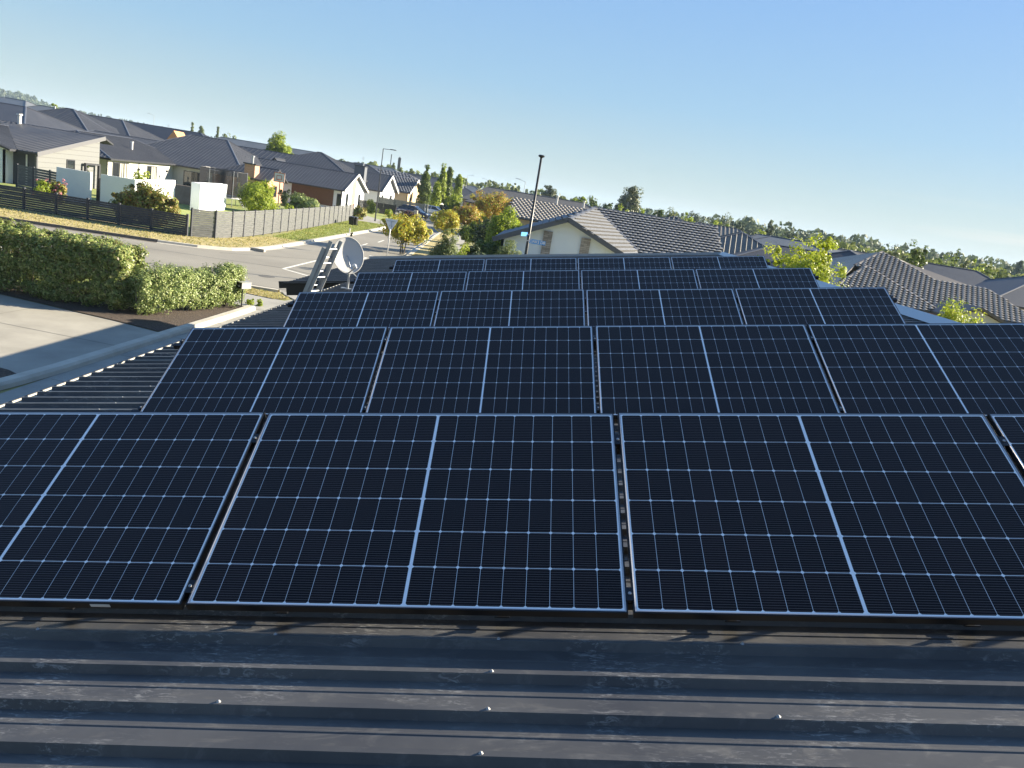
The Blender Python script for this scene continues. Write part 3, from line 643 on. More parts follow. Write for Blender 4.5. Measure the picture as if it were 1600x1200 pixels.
# grass blades so the verges do not read as flat sheets
def blades(name, poly, n, size, z, material, seed):
    rng = np.random.default_rng(seed); P = np.array(poly); lo, hi = P.min(0), P.max(0); q = rng.uniform(lo, hi, (n * 3, 2)); ins = np.zeros(len(q), bool)
    j = len(P) - 1
    for i in range(len(P)):
        xi, yi = P[i]; xj, yj = P[j]; c = ((yi > q[:, 1]) != (yj > q[:, 1])) & (q[:, 0] < (xj - xi) * (q[:, 1] - yi) / (yj - yi + 1e-12) + xi); ins ^= c; j = i
    q = q[ins][:n]; pts = np.c_[q, np.full(len(q), z + size * .3)]
    nn = unit(np.c_[rng.normal(size=(len(q), 2)), rng.normal(0, .5, len(q))]); o = leafmesh(name, pts, nn, size, seed, material, .35); o['kind'] = 'stuff'
    o['label'] = 'short grass'; return o
blades('grass', [(-60, 32.6), (-38, 35.3), (-28.5, 36.7), (-21.5, 37.8), (-18.0, 38.4), (-16.3, 39.0), (-15.0, 40.0), (-14.2, 44), (-14.3, 50), (-16.2, 50), (-16.9, 46), (-17.6, 42.4), (-60, 41)], 14000, .10, .10, LF_lawn, 5)
blades('grass', [(-14.3, 50), (-14.6, 60), (-15.0, 74), (-15.6, 83), (-19.2, 82), (-17.8, 66), (-16.2, 50)], 9000, .11, .10, LF_lawn2, 6)
blades('grass', [(-9.7, 27.3), (-7.5, 26.85), (-7.1, 27.5), (-7.8, 28.3), (-9.6, 28.45), (-16, 27.9), (-16, 27.0)], 4000, .06, .045, LF_lawn, 7)
blades('grass', [(-10.6, 21.8), (-10.0, 24.6), (-20, 25), (-20, 22.9)], 5000, .07, .028, LF_lawn2, 8)

# ================================================================ HOUSES
def pbasis(poly):
    n = Vector((0, 0, 0)); c = sum(poly, Vector((0, 0, 0))) / len(poly)
    for i in range(len(poly)): n += (poly[i] - c).cross(poly[(i + 1) % len(poly)] - c)
    n.normalize()
    if n.z < 0: n = -n
    s = Vector((0, 0, -1)); s = (s - n * s.dot(n)); s = s.normalized() if s.length > 1e-4 else Vector((1, 0, 0)); t = n.cross(s).normalized()
    return c, n, s, t
def clipline(P2, x):
    ys = []
    for i in range(len(P2)):
        (x0, y0), (x1, y1) = P2[i], P2[(i + 1) % len(P2)]
        if (x0 - x) * (x1 - x) < 0: ys.append(y0 + (y1 - y0) * (x - x0) / (x1 - x0))
    return (min(ys), max(ys)) if len(ys) >= 2 else None
def inside(P2, x, y):
    r = False; j = len(P2) - 1
    for i in range(len(P2)):
        xi, yi = P2[i]; xj, yj = P2[j]
        if ((yi > y) != (yj > y)) and x < (xj - xi) * (y - yi) / (yj - yi) + xi: r = not r
        j = i
    return r
def surf(b, poly, style, sp=.30, thick=.16, fascia=1, rh=.03):
    c, n, s, t = pbasis(poly)
    if style in ('tile', 'slab'): poly = [p - n * (p - c).dot(n) for p in poly]
    b.face(poly, 0)
    low = [p - Vector((0, 0, thick)) for p in poly]; b.face(list(reversed(low)), fascia)
    for i in range(len(poly)):
        j = (i + 1) % len(poly); b.face([poly[i], low[i], low[j], poly[j]], fascia)
    P2 = [((p - c).dot(t), (p - c).dot(s)) for p in poly]; xs = [p[0] for p in P2]; yy = [p[1] for p in P2]
    W = lambda x, y, z: c + t * x + s * y + n * z
    if style == 'rib':
        x = math.ceil(min(xs) / sp) * sp
        while x < max(xs):
            r = clipline(P2, x)
            if r and r[1] - r[0] > .1:
                a, d = r; b.prism([W(x - sp * .12, a, 0), W(x + sp * .12, a, 0), W(x + sp * .06, a, rh), W(x - sp * .06, a, rh)], [W(x - sp * .12, d, 0), W(x + sp * .12, d, 0), W(x + sp * .06, d, rh), W(x - sp * .06, d, rh)], 0)
            x += sp
    elif style in ('tile', 'slab'):
        tw, tl = sp, sp * 1.22; hs = [.0, .012, .060, .060, .012] if style == 'tile' else [-.02, .004, .010, .010, .004]; lip = .062 if style == 'tile' else .085; xf = [0, .35, .5, .8, .95]
        j = 0; y = min(yy)
        while y < max(yy) + tl * .4:
            x = min(xs) + (tw * .5 if j % 2 else 0) - tw
            while x < max(xs):
                if inside(P2, x + tw * .5, y + tl * .45):
                    dz = .006 * math.sin(x * 13.7 + y * 7.3)
                    q = [(x + f * tw, h) for f, h in zip(xf, hs)] + [(x + tw, 0)]
                    for (xa, ha), (xb, hb) in zip(q[:-1], q[1:]):
                        fa = .17; za = ha + .004 + lip * fa; zb = hb + .004 + lip * fa; ym = y + tl * fa
                        b.face([W(xa, y, ha + .004), W(xa, ym, za), W(xb, ym, zb), W(xb, y, hb + .004)], 3)  # painted course shadow on the strip below the upper lap
                        b.face([W(xa, ym, za), W(xa, y + tl, ha + lip + dz), W(xb, y + tl, hb + lip + dz), W(xb, ym, zb)], 0)
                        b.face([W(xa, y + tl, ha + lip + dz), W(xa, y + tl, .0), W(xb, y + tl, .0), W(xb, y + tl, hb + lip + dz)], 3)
                x += tw
            y += tl; j += 1
def caps(b, edges, r=.09, mi=2, lift=.05):
    for a, c in edges:
        a = a + Vector((0, 0, lift)); c = c + Vector((0, 0, lift)); d = (c - a).normalized(); s = d.cross(Vector((0, 0, 1))).normalized()
        pr = lambda p: [p - s * r * 1.5 - Vector((0, 0, r * .55)), p - s * r * .5, p + s * r * .5, p + s * r * 1.5 - Vector((0, 0, r * .55))]
        b.prism(pr(a), pr(c), mi)
def window(parent, P, d, w, h, z0, n, panes=2, fm=None, curtain=False, name='window', fw=.07):
    """P: wall point (plan) at the left of the opening, d along the wall, n outward"""
    d = Vector(d).normalized(); n = Vector(n).normalized(); P = Vector((P[0], P[1], 0)); Z = Vector((0, 0, 1)); b = MB(); e = .05
    def bx(x0, x1, za, zb, t0, t1): 
        q = [P + d * x0 + n * t0 + Z * za, P + d * x1 + n * t0 + Z * za, P + d * x1 + n * t1 + Z * za, P + d * x0 + n * t1 + Z * za]; b.prism(q, [v + Z * (zb - za) for v in q])
    bx(0, fw, z0, z0 + h, -.02, e); bx(w - fw, w, z0, z0 + h, -.02, e); bx(fw, w - fw, z0, z0 + fw, -.02, e); bx(fw, w - fw, z0 + h - fw, z0 + h, -.02, e)
    for i in range(1, panes): x = w * i / panes; bx(x - fw * .4, x + fw * .4, z0 + fw, z0 + h - fw, -.02, e - .01)
    f = b.build(name, fm or M_trim, parent)
    b = MB(); b.face([P + d * fw + n * .012 + Z * (z0 + fw), P + d * (w - fw) + n * .012 + Z * (z0 + fw), P + d * (w - fw) + n * .012 + Z * (z0 + h - fw), P + d * fw + n * .012 + Z * (z0 + h - fw)])
    b.build('pane', M_glass, f)
    if curtain:
        b = MB(); k = 0; x = w * .45
        while x < w - fw - .1:
            bx2 = [P + d * x + n * .02 + Z * (z0 + fw), P + d * (x + .12) + n * .02 + Z * (z0 + fw), P + d * (x + .12) + n * .032 + Z * (z0 + fw), P + d * x + n * .032 + Z * (z0 + fw)]
            b.prism(bx2, [v + Z * (h - 2 * fw) for v in bx2]); x += .2 + .13 * (k % 2); k += 1
        b.build('curtain', M_curtain, f)
    return f
def wallpoly(b, pts, th=.14, mi=0):
    c, n, s, t = pbasis(pts) if False else (None, (pts[1] - pts[0]).cross(pts[2] - pts[0]).normalized(), None, None)
    b.prism([p for p in pts], [p - n * th for p in pts], mi)
def block(t, cx, cy, Lx, Ly, e, r, axis='x', s0=None, s1=None, rot=0, style='rib', rm=None, wm=None, ov=.5, sp=.4, wins=(), rc=None, offr=0, noroof=False, gm_=None, fm=None, thick=.16, base=0, rh=.03):
    """one roofed rectangular block: hip (s>0) or gable (s=0) ends"""
    cr, sr = math.cos(R_(rot)), math.sin(R_(rot))
    def T(x, y, z): return Vector((cx + x * cr - y * sr, cy + x * sr + y * cr, z))
    hx, hy = Lx / 2, Ly / 2
    if s0 is None: s0 = (hy if axis == 'x' else hx)
    if s1 is None: s1 = (hy if axis == 'x' else hx)
    c0, c1, c2, c3 = T(-hx, -hy, e), T(hx, -hy, e), T(hx, hy, e), T(-hx, hy, e)
    if axis == 'x':
        r0, r1 = T(-hx + s0, offr, r), T(hx - s1, offr, r); polys = [[c0, c1, r1, r0], [c2, c3, r0, r1]]
        if s0 > 0: polys.append([c3, c0, r0])
        if s1 > 0: polys.append([c1, c2, r1])
        ed = [(r0, r1)] + ([(r0, c0), (r0, c3)] if s0 > 0 else []) + ([(r1, c1), (r1, c2)] if s1 > 0 else [])
    else:
        r0, r1 = T(offr, -hy + s0, r), T(offr, hy - s1, r); polys = [[c1, c2, r1, r0], [c3, c0, r0, r1]]
        if s0 > 0: polys.append([c0, c1, r0])
        if s1 > 0: polys.append([c2, c3, r1])
        ed = [(r0, r1)] + ([(r0, c0), (r0, c1)] if s0 > 0 else []) + ([(r1, c2), (r1, c3)] if s1 > 0 else [])
    b = MB()
    for p in polys: surf(b, p, style, sp, thick, rh=rh)
    caps(b, ed)
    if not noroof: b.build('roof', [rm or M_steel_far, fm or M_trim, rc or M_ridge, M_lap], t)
    # walls, set in by the overhang
    wx, wy = hx - ov, hy - ov; zt = e - thick + .02; b = MB()
    def wl(p, q, z0, z1, apex=None):
        P = T(*p, base); Q = T(*q, base); A = T(*p, z0); B = T(*q, z1); pts = [P, Q, B] + ([apex] if apex is not None else []) + [A]; wallpoly(b, pts)
    slope_x = (r - e) / max(hy, .1); slope_y = (r - e) / max(hx, .1)
    k = .30 if False else 0
    gz = lambda sl: e + sl * ov - thick - .03
    if axis == 'x':
        zt2 = gz(slope_x)
        wl((-wx, -wy), (wx, -wy), zt2, zt2); wl((wx, wy), (-wx, wy), zt2, zt2)
        zz = zt2
        wl((wx, -wy), (wx, wy), zz, zz, T(wx, offr, r - thick - .05) if s1 == 0 else None); wl((-wx, wy), (-wx, -wy), zz, zz, T(-wx, offr, r - thick - .05) if s0 == 0 else None)
    else:
        zt2 = gz(slope_y)
        wl((wx, -wy), (wx, wy), zt2, zt2); wl((-wx, wy), (-wx, -wy), zt2, zt2)
        wl((-wx, -wy), (wx, -wy), zt2, zt2, T(offr, -wy, r - thick - .05) if s0 == 0 else None); wl((wx, wy), (-wx, wy), zt2, zt2, T(offr, wy, r - thick - .05) if s1 == 0 else None)
    b.build('wall', wm or M_render, t)
    for side, u, w, h, z0, *rest in wins:
        if side == 'S': P = T(-wx + u, -wy, 0); d = T(1, 0, 0) - T(0, 0, 0); n = T(0, -1, 0) - T(0, 0, 0)
        elif side == 'E': P = T(wx, -wy + u, 0); d = T(0, 1, 0) - T(0, 0, 0); n = T(1, 0, 0) - T(0, 0, 0)
        window(t, P, d, w, h, z0, n, *(rest or ()))
    return T
def house(label, base, group=None): return thing('house', label, 'house', base, group)
def flue(t, p, h, r=.09, material=None, name='flue_pipe'):
    b = MB(); p = Vector(p); b.tube([p, p + Vector((0, 0, h))], r, 10); b.tube([p + Vector((0, 0, h - .02)), p + Vector((0, 0, h + .10))], [r * 1.6, r * 1.5], 10); return b.build(name, material or M_galv, t)

# --- pale weatherboard house, nearest on the left
t = house('weatherboard house with dark sloping roof behind the slatted fence at far left', (-46, 62, 0))
hs = []
b = MB(); e0, e1 = V(28, 232, 58), V(58, 240, 58); T1 = V(165, 214, 68.5); e0.z = e1.z = 2.72
e1 = Vector((-38.0, 58, 2.72)); tip = Vector((-38.6, 68.2, 4.62)); ridl = Vector((-50, 68.2, 4.62)); val = Vector((-39.6, 58, 2.72)); ju = Vector((-46, 66.0, 4.25))
surf(b, [val, e1, tip, ridl, ju], 'rib', .4); surf(b, [Vector((-38.6, 69.6, 4.15)), Vector((-50, 69.6, 4.15)), ridl, tip], 'plain')
surf(b, [Vector((-46, 57.2, 4.45)), val + Vector((0, -.8, 0)), val, ju], 'rib', .4); surf(b, [Vector((-52.4, 57.2, 2.72)), Vector((-46, 57.2, 4.45)), ju, Vector((-52.4, 68, 2.72))], 'rib', .4)
b.bar(e1 + Vector((.05, 0, -.1)), tip + Vector((.05, 0, -.1)), .06, .34, (0, 0, 1), 3)
caps(b, [(tip, ridl), (Vector((-46, 57.2, 4.45)), ju)])
b.build('roof', [M_steel_far, M_trim, M_ridge, mat('grey_barge', (.13, .13, .14), .5)], t)
b = MB(); wallpoly(b, [Vector((-38.4, 58.6, 0)), Vector((-38.7, 67.6, 0)), Vector((-38.7, 67.6, 4.25)), Vector((-38.4, 58.6, 2.6))]); b.build('wall', M_board, t)
b = MB(); wallpoly(b, [Vector((-40.9, 58.6, 0)), Vector((-38.4, 58.6, 0)), Vector((-38.4, 58.6, 2.6)), Vector((-40.9, 58.6, 2.6))]); b.build('wall', mat('charcoal_wall', (.055, .058, .07), .6), t)
b = MB(); wallpoly(b, [Vector((-51.8, 57.6, 0)), Vector((-40.3, 57.6, 0)), Vector((-40.3, 57.6, 2.75)), Vector((-46, 57.6, 4.3)), Vector((-51.8, 57.6, 2.6))]); wallpoly(b, [Vector((-40.3, 57.6, 0)), Vector((-40.3, 58.6, 0)), Vector((-40.3, 58.6, 2.6)), Vector((-40.3, 57.6, 2.6))]); b.build('wall', M_white, t)
window(t, (-38.52, 62.6), (-.033, 1, 0), 1.15, 1.5, .9, (1, .033, 0), 1)
b = MB(); b.box(-39.2, -39.1, 58.48, 58.56, .0, 2.45); b.build('downpipe', M_trimw, t)
b = MB(); b.box(-38.45, -38.25, 64.9, 65.1, 0, 2.1); b.box(-38.45, -38.25, 66.9, 67.1, 0, 2.1); b.box(-38.45, -38.25, 64.9, 67.1, 2.1, 2.25); b.build('door_frame', M_trim, t)
flue(t, (-46.3, 67.9, 4.4), .95, .16, M_plwhite)

# --- cream house with hip roof
t = house('cream rendered house with hipped dark roof and curtained windows behind the white courtyard walls', (-47, 82, 0))
T = block(t, -47.2, 83, 12.2, 25, 2.75, 4.75, 'y', rot=6.4, wm=M_render, wins=[('E', 1.0, 3.6, 2.1, .3, 3, None, True), ('E', 9.2, 2.6, 2.1, .2, 2, None, True), ('E', 7.0, .12, 2.5, 0, 1, M_trim), ('S', 4, 1.5, 1.2, 1)], sp=.45)
for yy in (6.9, 14.6):
    P = T(6.1 - .5, -12 + yy, 1.75); b = MB(); b.box(P.x, P.x + .22, P.y - .1, P.y + .1, P.z, P.z + .22); b.build('wall_lamp', M_trim, t)
P = T(6.1 - .45, 4.6, 0); b = MB()
for i in range(3): b.tube([P + Vector((.06, i * 1.4, 1.3)), P + Vector((.06, i * 1.4, 2.2))], .02, 5)
b.tube([P + Vector((.06, 0, 1.9)), P + Vector((.06, 1.4, 2.2)), P + Vector((.06, 2.8, 1.95))], .02, 5); b.build('wall_trellis', M_trim, t)
flue(t, T(3.3, -1.2, 3.55), .85, .11, M_plwhite)

# --- white courtyard walls
def yardwall(label, pts, h, material=M_white, th=.18):
    b = MB()
    for i in range(len(pts) - 1):
        a = Vector((*pts[i], 0)); c = Vector((*pts[i + 1], 0)); d = (c - a).normalized(); n = Vector((-d.y, d.x, 0)) * th / 2
        a2 = a - d * th / 2; c2 = c + d * th / 2
        if i: a2 = a + d * th * .52
        b.prism([a2 - n, c2 - n, c2 + n, a2 + n], [v + Vector((0, 0, h)) for v in (a2 - n, c2 - n, c2 + n, a2 + n)])
    return tag(b.build('courtyard_wall', material), label, 'wall')
yardwall('white courtyard wall left of the gateway, beside the weatherboard house', [(-32.5, 52.2), (-30.2, 52.2)], 2.25)
yardwall('long white courtyard wall turning the corner below the cream house', [(-29.3, 52.2), (-27.0, 52.2), (-28.3, 60.5)], 2.25)
yardwall('pale boxy garden wall standing next to the trampoline', [(-27.3, 67.2), (-27.1, 61.3), (-26.45, 61.2), (-26.9, 67.2)], 2.3)
b = MB(); b.box(-33.2, -28.6, 66.2, 66.5, 0, 1.65); tag(b.build('garden_wall', M_ter), 'low brown garden wall left of the pale boxy wall', 'wall')
b = MB(); b.box(-30.2, -29.3, 53.0, 53.08, 0, 1.9)
for i in range(5): b.box(-30.15 + i * .2, -30.08 + i * .2, 52.94, 53.0, .1, 1.85)
tag(b.build('gate', M_blackmet), 'black gate in the gap of the white courtyard wall', 'gate')

# --- big roofed house behind the trampoline
t = house('house with the large ribbed charcoal roof behind the trampoline', (-46, 97, 0))
T = block(t, -42.4, 98.6, 16.2, 22, 2.7, 6.38, 'x', s0=5.5, s1=6.2, rot=3, wm=M_grwall, sp=.42, rh=.022, wins=[('S', 4.8, 2.2, 1.9, .3), ('S', 8.6, 2.4, 1.9, .3), ('E', 3, 2, 1.3, 1), ('E', 10, 2, 1.3, 1)])
block(t, -53.6, 97.6, 13, 19, 2.65, 4.95, 'x', s0=3, s1=0, rot=3, wm=M_grwall, sp=.42, rh=.022)
# --- dark roofs farther left
t = house('house with grey hipped roof behind the weatherboard house, cut by the left edge', (-72, 95, 0)); block(t, -72, 95, 26, 18, 4.0, 6.45, 'x', s0=4, s1=5.6, wm=M_render, rot=2, style='plain')
t = house('house with the peaked dark roof left of centre in the left roof cluster', (-68.5, 104, 0)); block(t, -68.3, 110, 17, 17, 3.9, 7.35, 'x', s0=8, s1=8, wm=M_render, rot=0, sp=.5, rh=.022)
t = house('house with long ribbed roof and short ridge behind the cream house', (-67, 116, 0)); block(t, -68.3, 118, 19.3, 17, 3.9, 7.05, 'x', s0=6, s1=6.5, wm=M_render, rot=0, sp=.45, rh=.022)
t = house('house with the almost black roof and orange timber gable', (-62, 126, 0)); block(t, -64.5, 130, 26, 18, 4.3, 7.2, 'x', s0=6, s1=7.0, wm=M_render, rot=0, rm=M_steel_dark, style='plain')
P = V(271.5, 204, 112); b = MB(); wd = 1.0
b.prism([P + Vector((-wd, 0, -1.4)), P + Vector((wd, 0, -1.4)), P], [P + Vector((-wd, 3, -1.4)), P + Vector((wd, 3, -1.4)), P + Vector((0, 3, 0))]); b.build('gable', mat('orange_timber', (.62, .30, .12), .6), t)

# --- cedar clad house with chimney and porch wing
t = house('house with red cedar wall panel and brick striped gable behind the grey fence end', (-32, 103, 0))
block(t, -33.2, 103, 17.6, 12.2, 2.62, 4.85, 'x', s0=4, s1=0, wm=M_white, sp=.42, rh=.022, ov=.45, wins=[('E', 2.0, 1.0, 2.1, .1, 1), ('E', 8.1, 1.0, 2.1, .1, 1), ('S', 16.1, .5, 1.9, .2, 1)], fm=M_trim)
b = MB(); b.box(-31.3, -25.9, 97.30, 97.34, .45, 2.45); b.build('cladding', M_cedar, t)
b = MB(); b.box(-24.86, -24.80, 102.2, 103.8, 0, 4.3); b.build('brick_panel', M_brick, t)
b = MB()
for sg in (-1, 1): b.bar((-24.38, 103 + sg * 6.1, 2.55), (-24.38, 103, 4.78), .05, .26, (0, 0, 1))
b.build('barge_board', M_trimw, t)
block(t, -34.3, 91, 7.2, 6.4, 2.55, 3.95, 'x', s0=3, s1=0, wm=M_brick, sp=.42, rh=.022, ov=.4, wins=[('E', 2.0, 1.3, 1.3, .7, 1, M_cedar)])
b = MB(); b.box(-33.7, -32.5, 87.9, 89.3, 0, 4.05); c = b.build('chimney', M_brick, t); b = MB(); b.box(-33.85, -32.35, 87.75, 89.45, 4.05, 4.2); b.build('chimney_cap', M_trim, c)
flue(c, (-33.1, 88.6, 4.2), .75, .13, M_galv)
# --- basketball hoop
P = V(437, 290, 84); t = thing('basketball_hoop', 'free standing basketball hoop with white backboard in front of the cedar clad house', 'basketball hoop', (P.x, 84, 0))
bx, by = P.x, 84
b = MB(); b.tube([(bx, by, 0), (bx, by, 2.7), (bx + .15, by - .5, 3.2)], .06, 8); b.build('pole', M_blackmet, t)
b = MB(); b.box(bx - .5, bx + .7, by - .62, by - .58, 2.75, 3.75); b.build('backboard', M_trimw, t)
b = MB()
for (x0, x1, z0, z1) in ((-.2, .4, 3.0, 3.06), (-.2, .4, 3.42, 3.48), (-.2, -.14, 3.06, 3.42), (.34, .4, 3.06, 3.42), (-.5, .7, 2.75, 2.82), (-.5, .7, 3.68, 3.75), (-.5, -.43, 2.82, 3.68), (.63, .7, 2.82, 3.68)): b.box(bx + x0, bx + x1, by - .64, by - .625, z0, z1)
b.build('board_marking', mat('orange_board_paint', (.55, .16, .08), .6), t)
b = MB(); rr = [(bx + .1 + .23 * math.cos(a * .524), by - .9 + .23 * math.sin(a * .524), 3.0) for a in range(13)]; b.tube(rr, .015, 5); b.build('rim', mat('orange_rim', (.6, .15, .04), .5), t)
b = MB(); b.lathe([(.30, 0), (.28, .18), (.0, .2)], (bx, by, 0), 12); b.build('base', M_blackmet, t)

# --- gabled houses further along the left kerb
t = house('white gabled house with tall dark chimney next to the cedar clad house', (-30, 126, 0))
block(t, -31.2, 126, 12.6, 12, 2.8, 5.35, 'x', s0=4, s1=0, wm=M_white, sp=.42, rh=.022, ov=.5, wins=[('E', 1.5, 1.2, 2.1, .1, 1), ('E', 7.6, 1.2, 2.1, .1, 1)])
b = MB()
for sg in (-1, 1): b.bar((-24.85, 126 + sg * 6.0, 2.7), (-24.85, 126, 5.27), .05, .34, (0, 0, 1))
b.build('barge_board', M_trimw, t)
b = MB(); b.box(-27.4, -25.9, 111.6, 113.0, 0, 5.95); c = b.build('chimney', mat('chimney_render', (.12, .13, .15), .6), t)
b = MB(); b.box(-27.5, -25.8, 111.5, 113.1, 5.95, 6.05); b.build('chimney_cap', M_trim, c)
t = house('tan walled house with slate tiled gable roof behind the parked cars', (-31, 141, 0))
block(t, -31.0, 141.5, 15, 13, 2.95, 5.4, 'x', s0=4, s1=0, style='tile', sp=.5, rm=M_tile_g, wm=M_tan, ov=.5, wins=[('E', 2, 1.2, 2.0, .1, 1), ('E', 8.2, 1.6, 2.0, .1, 1)])
b = MB()
for sg in (-1, 1): b.bar((-23.45, 141.5 + sg * 6.5, 2.85), (-23.45, 141.5, 5.3), .05, .36, (0, 0, 1))
b.build('barge_board', M_trimw, t)
t = house('house with long pale slate roof behind the tan walled house', (-33, 162, 0)); block(t, -34, 163, 24, 16, 3.2, 6.3, 'x', s0=7, s1=8, style='tile', sp=.7, rm=M_tile_g, wm=M_render)
t = house('house with solar panels on its dark roof left of the conifer', (-44, 122, 0)); T = block(t, -46, 124, 26, 16, 3.2, 6.1, 'x', s0=5, s1=6, wm=M_render, sp=.8)
sp_ = math.atan2(6.1 - 3.2, 8.0); s0_ = None
for i in range(6):
    for j in range(2):
        lab = 'small dark solar panel on the roof left of the conifer'
        b = MB(); w_, d_ = 1.55, 1.9
        if s0_ is None:
            b.box(0, w_, 0, d_, 0, .04); b.box(.05, w_ - .05, .05, d_ - .05, .0405, .043, 1); s0_ = b.build('solar_panel', [M_alu, M_cell]); o = s0_
        else: o = s0_.copy(); COL.objects.link(o)
        tag(o, lab, 'solar panel', 'solar panels on the distant dark roof')
        o.matrix_world = Matrix.Translation(T(-6.6 + i * 1.68, -7.0 + 1.0 + j * 1.95 * math.cos(sp_), 3.32 + (1.0 + j * 1.95 * math.cos(sp_)) * math.tan(sp_))) @ Matrix.Rotation(sp_, 4, 'X')
t = house('house with small cream gable in the roofs behind the cedar clad house', (-39, 115, 0)); block(t, -39.2, 116, 4.4, 8, 3.4, 5.2, 'y', s0=0, s1=0, wm=M_render, ov=.3, style='plain')
t = house('house with peaked charcoal roof rising between conifer and tall chimney', (-36, 120, 0)); block(t, -35.5, 121, 15, 15, 4.0, 7.1, 'x', s0=7.2, s1=7.2, wm=M_render, sp=.45, rh=.022)
t = house('house with reflective bluish roof left of the conifer, far back', (-62, 178, 0)); block(t, -64, 178, 34, 14, 4.5, 7.8, 'x', s0=5, s1=6, wm=M_render, rm=M_steel_lite, style='plain')

# --- grey tiled gable house on the right corner
t = house('house with grey tiled gable roof and stone clad gable behind the street name pole', (6, 53, 0))
block(t, 3.35, 51.4, 8.7, 10.8, 2.62, 4.50, 'y', s0=0, s1=.0, noroof=True, style='slab', sp=.36, rm=M_tile, rc=M_ridge, wm=M_twall, ov=.5, fm=M_ridge)
v3 = lambda *p: Vector(p)
b = MB(); A_, R_f, B_, R_b, E_ = v3(-1.0, 45.99, 2.6), v3(3.35, 45.99, 4.5), v3(7.75, 45.99, 2.6), v3(5.3, 58.0, 5.45), v3(8.3, 50.6, 3.02)
surf(b, [A_, R_f, R_b, v3(-1.0, 58.0, 2.68)], 'slab', .36); surf(b, [R_f, B_, E_, R_b], 'slab', .36)
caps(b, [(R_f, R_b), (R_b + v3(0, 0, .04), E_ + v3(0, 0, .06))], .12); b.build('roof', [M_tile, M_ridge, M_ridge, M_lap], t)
block(t, 7.6, 57.6, 13.6, 13.0, 2.75, 5.45, 'x', s0=4.5, s1=0, style='slab', sp=.36, rm=M_tile, rc=M_ridge, wm=M_twall, ov=.5, fm=M_ridge)
b = MB()
b.box(2.0, 2.55, 46.36, 46.50, 0, 3.55); b.build('stone_pier', M_stone, t); b = MB(); b.box(4.35, 4.92, 46.36, 46.50, 0, 3.50); b.build('stone_pier', M_stone, t)
b = MB()
for sg in (-1, 1): b.bar((3.35 + sg * 4.38, 45.97, 2.55), (3.35, 45.97, 4.44), .05, .30, (0, 0, 1))
b.build('barge_board', mat('slate_blue_barge', (.085, .095, .12), .5), t)
# --- brown tiled house beyond
t = house('house with long brown tiled roof behind the street name pole', (1.5, 96, 0))
block(t, 3.5, 96, 13.5, 13, 3.0, 5.15, 'x', s0=0.0, s1=4, style='tile', sp=.5, rm=M_tile_b, rc=M_ridge_b, wm=M_tan, ov=.4, wins=[('S', 2.2, 1.2, 1.2, .9), ('S', 5, 1.2, 1.2, .9)])
t = house('house with brown roof and white vent pipes behind the brown tiled roof', (5, 125, 0)); T = block(t, 0, 126, 24, 14, 3.4, 6.0, 'x', s0=5, s1=6, rm=M_brownsteel, wm=M_tan, style='plain'); flue(t, T(1.8, -2.5, 5.0), 1.3, .16, M_plwhite); flue(t, T(6.0, -3.0, 4.9), 1.3, .16, M_plwhite)
t = house('house with dusty brown roof half hidden by the orange autumn trees', (-9, 150, 0)); block(t, -5, 152, 22, 14, 3.4, 6.2, 'x', s0=4, s1=5, rm=M_brownsteel, wm=M_tan, style='plain')
# --- right hand roofs, brown corrugated
t = house('brown ribbed hipped roof house just right of the tall gum tree', (15, 84, 0)); block(t, 15.5, 88, 15, 16, 3.2, 5.9, 'y', s0=6, s1=5, rm=M_brownsteel, wm=M_tan, sp=.5, rh=.06, rot=-12)
t = house('brown ribbed roof house second to the right of the tall gum tree', (19, 96, 0)); block(t, 22.5, 100, 17, 15, 3.2, 5.75, 'x', s0=6, s1=6, rm=M_brownsteel, wm=M_tan, sp=.5, rh=.06, rot=-8)
t = house('brown ribbed roof house sloping down to the right behind the grey tiled roof', (20, 76, 0)); block(t, 21, 79, 13, 17, 2.7, 5.35, 'y', s0=6, s1=5, rm=M_brownsteel, wm=M_tan, sp=.5, rh=.06, rot=-10)
t = house('grey roofed house with pale peak behind the lime green tree', (28, 90, 0)); block(t, 29.5, 92, 16, 12, 3.4, 5.5, 'x', s0=6, s1=6, rm=M_steel_lite, wm=M_render, sp=.5, rot=-14, style='plain')
t = house('dark blue roofed house directly behind the lime green tree', (24, 75, 0)); block(t, 26, 72, 16, 11, 2.9, 4.75, 'x', s0=5, s1=5.4, rm=M_steel_far, wm=M_render, sp=.6, rot=-6, style='plain')
t = house('slate blue roofed house between the lime green tree and the brown tiled roof', (29, 66, 0)); block(t, 28, 67.5, 13, 13, 2.9, 5.3, 'y', s0=6, s1=6, rm=M_steel_far, wm=M_render, sp=.6, rot=-28, style='plain')
# --- brown tiled house at right
t = house('brown tiled house at the right edge with small gabled porch', (31, 55, 0))
def onpl(px, py, Y0, h0=2.5, sl_=.295):
    d = CR.T @ np.array([px - 800, py - 600, F_PX]); k_ = (h0 + sl_ * (CAMP[1] - Y0) - CAMP[2]) / (d[2] - sl_ * d[1]); return Vector(CAMP + d * k_)
P1, P2, P3, P4, P5 = [onpl(x, y, 49.5) for x, y in ((1378, 393), (1462, 438), (1545, 453), (1640, 515), (1470, 485))]
P6, P7 = onpl(1354, 415, 49.5), onpl(1336, 414, 49.5)
F6, F5, F8, F9 = [onpl(x, y, 48.9) for x, y in ((1354, 415), (1468, 485), (1390, 486), (1300, 450))]; P8, P9 = F8, F9
b = MB(); surf(b, [P7, P1, P2, P5], 'tile', .36); surf(b, [P2, P3, P4, P5], 'tile', .36); surf(b, [F9, F6, F5, F8], 'tile', .36)
